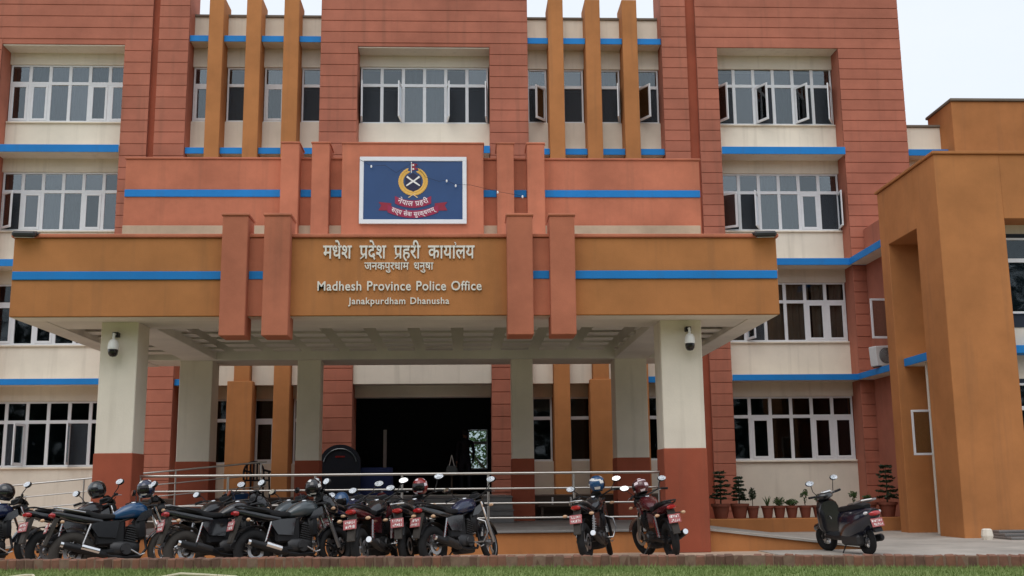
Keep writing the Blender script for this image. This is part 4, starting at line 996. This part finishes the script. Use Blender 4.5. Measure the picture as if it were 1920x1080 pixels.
    # tank, seat, tail
    MB().loft([(.36, .86, .05, .05), (.33, .87, .10, .085), (.24, .885, .142, .115), (.12, .88, .150, .115), (.0, .85, .125, .095), (-.10, .815, .085, .06), (-.14, .80, .06, .035)], 16, 2.6).build('fuel_tank', tank, b, True)
    MB().lathe([(.0, 1.008), (.035, 1.006), (.038, .99)], 14, Matrix.Translation((.17, 0, 0))).build('tank_cap', 'chrome', b, True)
    for s in (-1, 1): MB().prism([(.30, .74), (.40, .80), (.38, .90), (.24, .84), (.16, .72)], s * .13 - .012, s * .13 + .012).build('tank_shroud', panel, b)
    MB().loft([(-.08, .81, .075, .03), (-.16, .80, .105, .045), (-.30, .80, .125, .05), (-.42, .825, .125, .055), (-.46, .86, .12, .05), (-.60, .875, .115, .045), (-.74, .89, .085, .035), (-.78, .895, .04, .02)], 14, 3).build('seat', 'seatvinyl', b, True)
    MB().loft([(-.28, .73, .12, .04), (-.5, .765, .13, .055), (-.70, .81, .115, .055), (-.86, .85, .08, .045), (-.94, .868, .045, .025)], 12, 3).build('tail_cowl', panel, b, True)
    MB().loft([(-.905, .835, .075, .035), (-.945, .84, .075, .034), (-.972, .842, .05, .02)], 12).build('tail_light', tail, b, True)
    for s in (-1, 1):
        MB().prism([(-.05, .74), (-.30, .73), (-.46, .70), (-.34, .52), (-.10, .50)], s * .115 - .015, s * .115 + .015).build('side_panel', panel, b)
        T([(-.80, s * .08, .74), (-.83, s * .19, .73)], .008, 5).build('indicator_stalk', 'blackplastic', b); MB().ball((-.835, s * .215, .73), .03, .042, .025, 8).build('indicator', 'amberlens', b, True)
    T([(-.52, .14, .86), (-.72, .145, .90), (-.88, .10, .935), (-.91, 0, .94), (-.88, -.10, .935), (-.72, -.145, .90), (-.52, -.14, .86)], .013, 7).build('grab_rail', 'alloy' if seed % 2 else 'blackplastic', b, True)
    arc_strip(-.66, .308, .345, 28, 150, .075).build('rear_fender', 'blackplastic', b, True)
    MB().prism([(-.84, .80), (-.90, .80), (-1.04, .44), (-1.00, .43)], -.055, .055).build('mudguard', 'dustyrubber' if mud else 'blackplastic', b)
    number_plate(b, (-1.0, 0, .665), 16, seed)
    # frame, engine, exhaust
    fr = T([(.40, 0, .90), (.30, 0, .62), (.22, 0, .36), (.02, 0, .26), (-.14, 0, .32), (-.16, 0, .70)], .02, 7)
    for s in (-1, 1): fr.tube([(.38, s * .04, .86), (-.12, s * .10, .70), (-.50, s * .12, .76), (-.82, s * .06, .82)], .016, 6)
    fr.build('frame', 'blackplastic', b, True)
    for s in (-1, 1):
        BB(-.70, -.10, s * .115 - .014, s * .115 + .014, .305, .355, .008).xform(Matrix.Translation((0, 0, -.01))).build('swingarm', 'blackplastic', b)
        sh = T([(-.56, s * .14, .37), (-.44, s * .13, .70)], .014, 6).build('shock_absorber', 'alloy', b, True)
        sp = [(-.555 + .105 * t + .0, s * .14 + math.cos(t * 44) * .026, .385 + .27 * t + math.sin(t * 44) * .012) for t in [i / 56 for i in range(57)]]
        T(sp, .006, 4).build('spring', 'chrome' if seed % 2 else 'redpaint', sh)
    en = MB().loft([(-.17, .36, .10, .08), (-.12, .36, .135, .11), (.05, .35, .145, .115), (.17, .345, .125, .105), (.24, .36, .07, .07)], 14, 3).build('engine', 'enginemetal', b, True)
    fins = MB()
    for k in range(7): fins.bbox(.02, .20, -.105, .105, .45 + k * .032, .466 + k * .032, .004)
    fins.bbox(.05, .17, -.08, .08, .44, .69, .01); fins.xform(Matrix.Translation((.1, 0, .45)) @ Matrix.Rotation(R(14), 4, 'Y') @ Matrix.Translation((-.1, 0, -.45))).build('cylinder_fins', 'enginemetal', en)
    BB(-.36, .04, -.10, .10, .40, .75, .03).build('air_box', 'blackplastic', b)
    MB().loft([(.34, .62, .03, .10), (.30, .62, .13, .15), (.22, .62, .14, .16), (.17, .62, .10, .13)], 10, 4).build('radiator_shroud', 'blackplastic', b, True)
    MB().loft([(.26, .24, .05, .05), (.18, .22, .12, .06), (-.10, .22, .12, .06), (-.16, .24, .08, .04)], 10, 3).build('belly_pan', 'blackplastic', b, True)
    for s in (-1, 1): MB().lathe([(.0, .0), (.075, .0), (.085, -.02), (.085, -.03)], 18, Matrix.Translation((.04, s * .165, .34)) @ Matrix.Rotation(R(-90 * s), 4, 'X')).build('engine_cover', 'enginemetal', en, True)
    ex = T([(.22, -.05, .60), (.31, -.07, .50), (.33, -.09, .34), (.24, -.11, .235), (-.05, -.15, .225), (-.24, -.17, .26)], .02, 8); ex.tube([(-.22, -.17, .255), (-.27, -.175, .27), (-.55, -.19, .35), (-.80, -.20, .42), (-.83, -.20, .43)], [.025, .048, .056, .05, .03], 12)
    e = ex.build('exhaust', 'blackplastic', b, True)
    T([(-.34, -.205, .318), (-.58, -.218, .388)], [.043, .046], 10).build('heat_shield', 'chrome' if seed in (3, 6) else 'enginemetal', e, True); T([(-.79, -.20, .417), (-.85, -.202, .434)], .042, 12).build('muffler_tip', 'chrome', e, True)
    for s in (-1, 1):
        T([(-.02, s * .12, .32), (-.02, s * .25, .31)], .012, 6).build('foot_peg', 'rubber', b); T([(-.36, s * .12, .42), (-.38, s * .23, .42)], .012, 6).build('foot_peg', 'rubber', b)
    T([(-.02, .11, .28), (-.08, .30, .075)], .012, 6).build('side_stand', 'enginemetal', b)
    T([(.10, -.17, .33), (.22, -.20, .25), (.28, -.21, .27)], .009, 5).build('brake_pedal', 'alloy', b)
    BB(-.60, -.12, .075, .10, .335, .40, .01).build('chain_cover', 'blackplastic', b)
    if guard:
        g = MB()
        for s in (-1, 1): g.tube([(.27, s * .05, .70), (.33, s * .24, .62), (.34, s * .27, .46), (.27, s * .22, .32), (.20, s * .06, .32)], .013, 7)
        g.build('leg_guard', 'alloy', b, True)
    return b
def helmet(label, world, shell, rz, tilt=(0, 0), decal=None, visor='darkdome', r=.135):
    o = tag(empty('helmet', world, (R(tilt[0]), R(tilt[1]), R(rz))), label, 'helmet', 'helmets left on the motorcycles')
    n, m = 24, 14; sh, vi, dc = MB(), MB(), MB()
    def P(i, j, k=1.0):
        th = 2 * math.pi * j / n; ph = math.pi * (i / m) * .80; x = math.sin(ph) * math.cos(th); y = math.sin(ph) * math.sin(th); z = math.cos(ph)
        x *= 1.10 if x > 0 else 1.0
        return (x * r * k, y * r * .92 * k, z * r * 1.02 * k)
    for i in range(m):
        for j in range(n):
            th = (2 * math.pi * (j + .5) / n + math.pi) % (2 * math.pi) - math.pi; face = abs(th) < 1.05 and 6 <= i < 11
            k = 1.0 if not face else .965; q = [P(i, j, k), P(i, j + 1, k), P(i + 1, j + 1, k), P(i + 1, j, k)]
            (vi if face else sh).add(q, [(0, 1, 2, 3)])
            if decal and not face and i >= 2 and ((j // 3 * 2 + i // 2) % 5 == 0 or i == 5 and 5 < j < 19): dc.add([P(i, j, 1.006), P(i, j + 1, 1.006), P(i + 1, j + 1, 1.006), P(i + 1, j, 1.006)], [(0, 1, 2, 3)])
    def fin(mb, name, mat):
        me = mb.mesh(name, mat); bm = bmesh.new(); bm.from_mesh(me); bmesh.ops.remove_doubles(bm, verts=bm.verts, dist=.0004); bmesh.ops.recalc_face_normals(bm, faces=bm.faces); bm.to_mesh(me); bm.free()
        me.polygons.foreach_set('use_smooth', [True] * len(me.polygons)); ob = bpy.data.objects.new(name, me); col.objects.link(ob); ob.parent = o
    fin(sh, 'shell', shell); fin(vi, 'visor', visor)
    if decal: fin(dc, 'decal', decal)
    T([tuple(Vector(P(m, j)) ) for j in range(n)], .010, 6, closed=True).build('rim_trim', 'rubber', o, True)
    return o
def at_bike(b, p):
    bpy.context.view_layer.update(); return b.matrix_world @ Vector(p)

K = {}
K[1] = motorcycle('dark motorcycle cut off by the left edge of the picture', -7.05, 16.95, 48, 'navypaint', 'blackpaint', seed=1)
K[2] = motorcycle('black motorcycle with pale red plate second from the left', -5.72, 17.15, 56, 'blackpaint', 'blackpaint', seed=2, guard=True)
K[3] = motorcycle('motorcycle with a blue tank seen side on in the left group', -4.85, 16.10, 30, 'bluepaint', 'blackpaint', seed=3, wheels='dustyrubber', steer=8)
K[4] = motorcycle('black faired motorcycle right of the blue tanked one', -3.38, 16.28, 38, 'blackpaint', 'blackpaint', seed=4, style='fairing', wheels='dustyrubber', steer=10)
K[5] = motorcycle('dark grey tanked motorcycle with red tail light under the long railing', -2.78, 17.55, 54, 'greypaint', 'maroonpaint', seed=5)
K[6] = motorcycle('black motorcycle with chrome fork tubes in the middle of the left group', -2.42, 16.32, 37, 'greypaint', 'blackpaint', seed=6, style='fairing', steer=6)
K[13] = motorcycle('black motorcycle deep behind the faired one in the left group', -3.98, 17.75, 60, 'blackpaint', 'blackpaint', seed=13, mtop=1.17)
K[7] = motorcycle('navy motorcycle half hidden behind the middle of the left group', -1.72, 17.75, 74, 'navypaint', 'navypaint', seed=7, mtop=1.16)
K[8] = motorcycle('motorcycle seen from behind with big red tail light and white mudguard mark', -1.26, 16.75, 74, 'blackpaint', 'maroonpaint', seed=8, guard=True)
K[9] = motorcycle('black motorcycle seen from behind left of the one nearest the steps', -.70, 17.35, 78, 'blackpaint', 'blackpaint', seed=9, mtop=1.26)
K[10] = motorcycle('black motorcycle at the right end of the left group', -.02, 17.15, 50, 'navypaint', 'blackpaint', seed=10, guard=True)
K[11] = motorcycle('black motorcycle with silver leg guard alone left of the right pillar', 2.16, 18.05, 68, 'blackpaint', 'blackpaint', seed=11, guard=True)
K[12] = motorcycle('red tailed motorcycle standing against the right front pillar', 3.16, 18.12, 99, 'maroonpaint', 'maroonpaint', seed=12)
helmet('black and grey helmet on the second motorcycle from the left', at_bike(K[2], (.26, -.02, 1.19)), 'blackpaint', 30, (6, -12), 'greypaint')
helmet('dark helmet on the far left motorcycle', at_bike(K[1], (.26, .0, 1.17)), 'blackpaint', 0, (0, 10))
helmet('blue helmet with white streaks on the blue tanked motorcycle', at_bike(K[3], (.33, -.02, 1.19)), 'navypaint', 250, (4, 8), 'platewhite')
helmet('dark helmet with white pattern on the motorcycle with chrome fork tubes', at_bike(K[6], (.33, .0, 1.19)), 'blackpaint', 255, (0, 12), 'platewhite')
helmet('bright blue helmet on the half hidden navy motorcycle', at_bike(K[7], (-.30, .0, .985)), 'bluepaint', 255, (0, 14))
helmet('pinkish red helmet with white pattern in the left group', at_bike(K[9], (.28, -.08, 1.18)), 'redpaint', 250, (0, 6), 'pinkwhite')
helmet('blue and white helmet on the lone motorcycle left of the right pillar', at_bike(K[11], (.30, -.06, 1.20)), 'bluepaint', 20, (6, -8), 'platewhite')
helmet('dark red helmet with pale pattern on the motorcycle by the right pillar', at_bike(K[12], (.30, .05, 1.16)), 'maroonpaint', 160, (12, 20), 'pinkwhite')

def scooter(label, x, y, heading, lean=-7, steer=14):
    b = tag(empty('scooter', (x, y, 0), Euler((R(lean), 0, R(heading)), 'XYZ')), label, 'scooter')
    p0 = Vector((.40, 0, .85)); ax = Vector((-.18, 0, .6)).normalized(); S = Matrix.Translation(p0) @ Matrix.Rotation(R(steer), 4, ax) @ Matrix.Translation(-p0); I = Matrix()
    for cx, M in ((-.60, I), (.62, S)):
        w = wheel_tyre(cx, .235, .10).xform(M).build('wheel', 'rubber', b, True); wheel_rim(cx, .155, .235).xform(M).build('rim', 'alloy', w, True)
    for s in (-1, 1): T([(.62, s * .085, .235), (.50, s * .075, .55)], .022, 8).xform(S).build('fork', 'blackplastic', b, True)
    MB().loft([(.86, .40, .02, .02), (.80, .42, .075, .06), (.66, .46, .095, .065), (.52, .47, .09, .08), (.46, .46, .05, .05)], 12).xform(S).build('front_fender', 'blackpaint', b, True)
    MB().loft([(.60, .70, .05, .20), (.56, .66, .15, .27), (.48, .62, .21, .30), (.42, .60, .215, .30), (.38, .60, .19, .28)], 16, 3).build('leg_shield', 'blackpaint', b, True)
    MB().loft([(.40, .30, .16, .05), (.2, .28, .17, .045), (-.05, .28, .18, .05), (-.2, .32, .19, .08)], 12, 4).build('footboard', 'blackplastic', b, True)
    MB().loft([(-.02, .46, .13, .20), (-.14, .47, .21, .27), (-.40, .50, .235, .26), (-.65, .56, .225, .215), (-.85, .64, .165, .14), (-.96, .69, .09, .07)], 16, 2.9).build('rear_body', 'scooterpaint', b, True)
    MB().loft([(-.02, .72, .08, .03), (-.10, .745, .14, .05), (-.30, .76, .155, .055), (-.45, .785, .15, .06), (-.68, .80, .13, .05), (-.78, .80, .06, .03)], 14, 3).build('seat', 'seatvinyl', b, True)
    MB().loft([(.56, .93, .05, .03), (.52, .94, .13, .065), (.44, .965, .16, .075), (.36, .97, .12, .05), (.33, .97, .05, .03)], 14).xform(S).build('handle_cowl', 'blackpaint', b, True)
    MB().ball((.54, 0, .93), .035, .10, .05, 12).xform(S).build('headlight', 'clearlens', b, True)
    BB(.35, .43, -.095, .095, 1.02, 1.048, .012).xform(Matrix.Translation((0, 0, .002)) @ S).build('instrument', 'clearlens', b)
    T([(.43, -.37, 1.0), (.42, -.12, .975), (.42, .12, .975), (.43, .37, 1.0)], .013, 8).xform(S).build('handlebar', 'blackplastic', b, True)
    for s in (-1, 1):
        T([(.43, s * .25, .99), (.43, s * .38, 1.0)], .02, 8).xform(S).build('grip', 'rubber', b, True); T([(.50, s * .16, .99), (.49, s * .34, .99)], .006, 5).xform(S).build('lever', 'alloy', b, True)
        mirror(b, s * .27, S, 40 + s, (.42, 1.0), 1.23)
        T([(-.45, s * .13, .84), (-.70, s * .15, .875)], .014, 7).build('grab_rail', 'alloy', b, True)
        MB().ball((-.87, s * .125, .70), .075, .03, .028, 10, Matrix.Rotation(R(12), 4, 'Y')).build('indicator', 'clearlens', b, True)
    T([(-.62, .145, .86), (-.84, .13, .905), (-.93, 0, .915), (-.84, -.13, .905), (-.62, -.145, .86)], .018, 8).build('grab_rail', 'alloy', b, True)
    MB().loft([(-.90, .685, .115, .045), (-.965, .69, .10, .04), (-.99, .69, .06, .02)], 12).build('tail_light', 'taillens', b, True)
    MB().prism([(-.84, .62), (-.90, .62), (-1.00, .40), (-.96, .39)], -.07, .07).build('mudguard', 'blackplastic', b)
    number_plate(b, (-.985, 0, .545), 18, 77, .11, .07)
    BB(-.66, -.12, .06, .20, .17, .36, .04).build('engine', 'enginemetal', b); ex = T([(-.1, -.16, .20), (-.3, -.18, .21), (-.72, -.20, .27), (-.76, -.20, .275)], [.03, .055, .06, .03], 12).build('exhaust', 'blackplastic', b, True)
    T([(-.35, -.225, .225), (-.62, -.235, .255)], .045, 10).build('heat_shield', 'chrome', ex, True)
    T([(-.1, .05, .22), (-.18, .22, .05)], .012, 6).build('side_stand', 'enginemetal', b)
    sw = T([(-.60, -.12, .235), (-.62, -.13, .55)], .014, 6).build('shock_absorber', 'alloy', b, True)
    T([(.37, .03, .62), (.33, .03, .60), (.33, .03, .57)], .006, 5).build('bag_hook', 'alloy', b)
    return b
scooter('black scooter with silver grab rail parked alone on the concrete at right', 6.50, 18.75, 103)

# ------------------------------------------------------------------ pale pipes on the lawn
def bent_pipe(label, pts):
    o = Vector(pts[0]); T([Vector(p) - o for p in pts], .017, 8).build('bent_pipe', 'palepipe', None, True, loc=o)
    ob = bpy.context.scene.collection.objects[-1]; tag(ob, label, 'pipe', 'pale bent pipes on the lawn')
bent_pipe('pale bent pipe lying on the grass at the far left', [(-5.55, 12.85, .165), (-5.30, 13.02, .19), (-5.02, 13.10, .22), (-4.92, 13.08, .22), (-4.80, 12.85, .18), (-4.72, 12.70, .165)])
bent_pipe('pale bent pipe lying on the grass right of the other pipe', [(-3.62, 12.80, .165), (-3.42, 13.02, .19), (-3.28, 13.16, .21), (-3.0, 13.14, .195), (-2.62, 13.10, .17)])
def socket_box():
    r = tag(empty('stone_block', (10.62, 22.35, .012)), 'small pale broken block on the ground at the wing corner', 'block')
    MB().lathe([(.10, 0), (.12, .08), (.10, .20), (.07, .22), (.05, .10), (0, .09)], 9).build('block', 'cream', r)
socket_box()

# ------------------------------------------------------------------ greenery
def tree(name, label, x, y, z, trunk_h, rad, n, size, seed, mat='leafbright'):
    rnd = random.Random(seed); r = tag(empty(name, (x, y, z)), label, 'tree')
    t = T([(0, 0, 0), (.05, 0, trunk_h * .5), (0, .05, trunk_h)], [.16, .11, .06], 8)
    for k in range(5):
        a = k * 1.26; t.tube([(0, 0, trunk_h * .7), (math.cos(a) * rad[0] * .5, math.sin(a) * rad[1] * .5, trunk_h + rad[2] * .3)], [.06, .02], 6)
    t.build('trunk', 'bark', r, True); lf = MB()
    for k in range(16):
        c = (rnd.uniform(-.7, .7) * rad[0], rnd.uniform(-.7, .7) * rad[1], trunk_h + rnd.uniform(-.7, .7) * rad[2]); leaves(lf, c, [q * .42 for q in rad], n // 16, size, rnd)
    lf.build('crown', mat, r)
tree('garden_tree', 'bright green tree seen through the lobby window', 1.1, 43.0, 0, 2.2, (2.6, 1.5, 1.7), 2600, .11, 5)
def unseen_tree_belt():  # added out of view, height chosen so the lower panes reflect dark
    rnd = random.Random(8); lf = MB()
    for k in range(150):
        x = -70 + 140 * k / 150 + rnd.uniform(-1.5, 1.5); h = rnd.uniform(13, 19); y = -24 + rnd.uniform(-5, 5)
        leaves(lf, (x, y, h * .5), (2.6, 2.2, h * .5), 260, .62, rnd)
    o = lf.build('unseen_tree_belt', 'leafbelt'); tag(o, 'unseen belt of trees added behind the viewer to darken window reflections', 'trees', kind='stuff')
unseen_tree_belt()
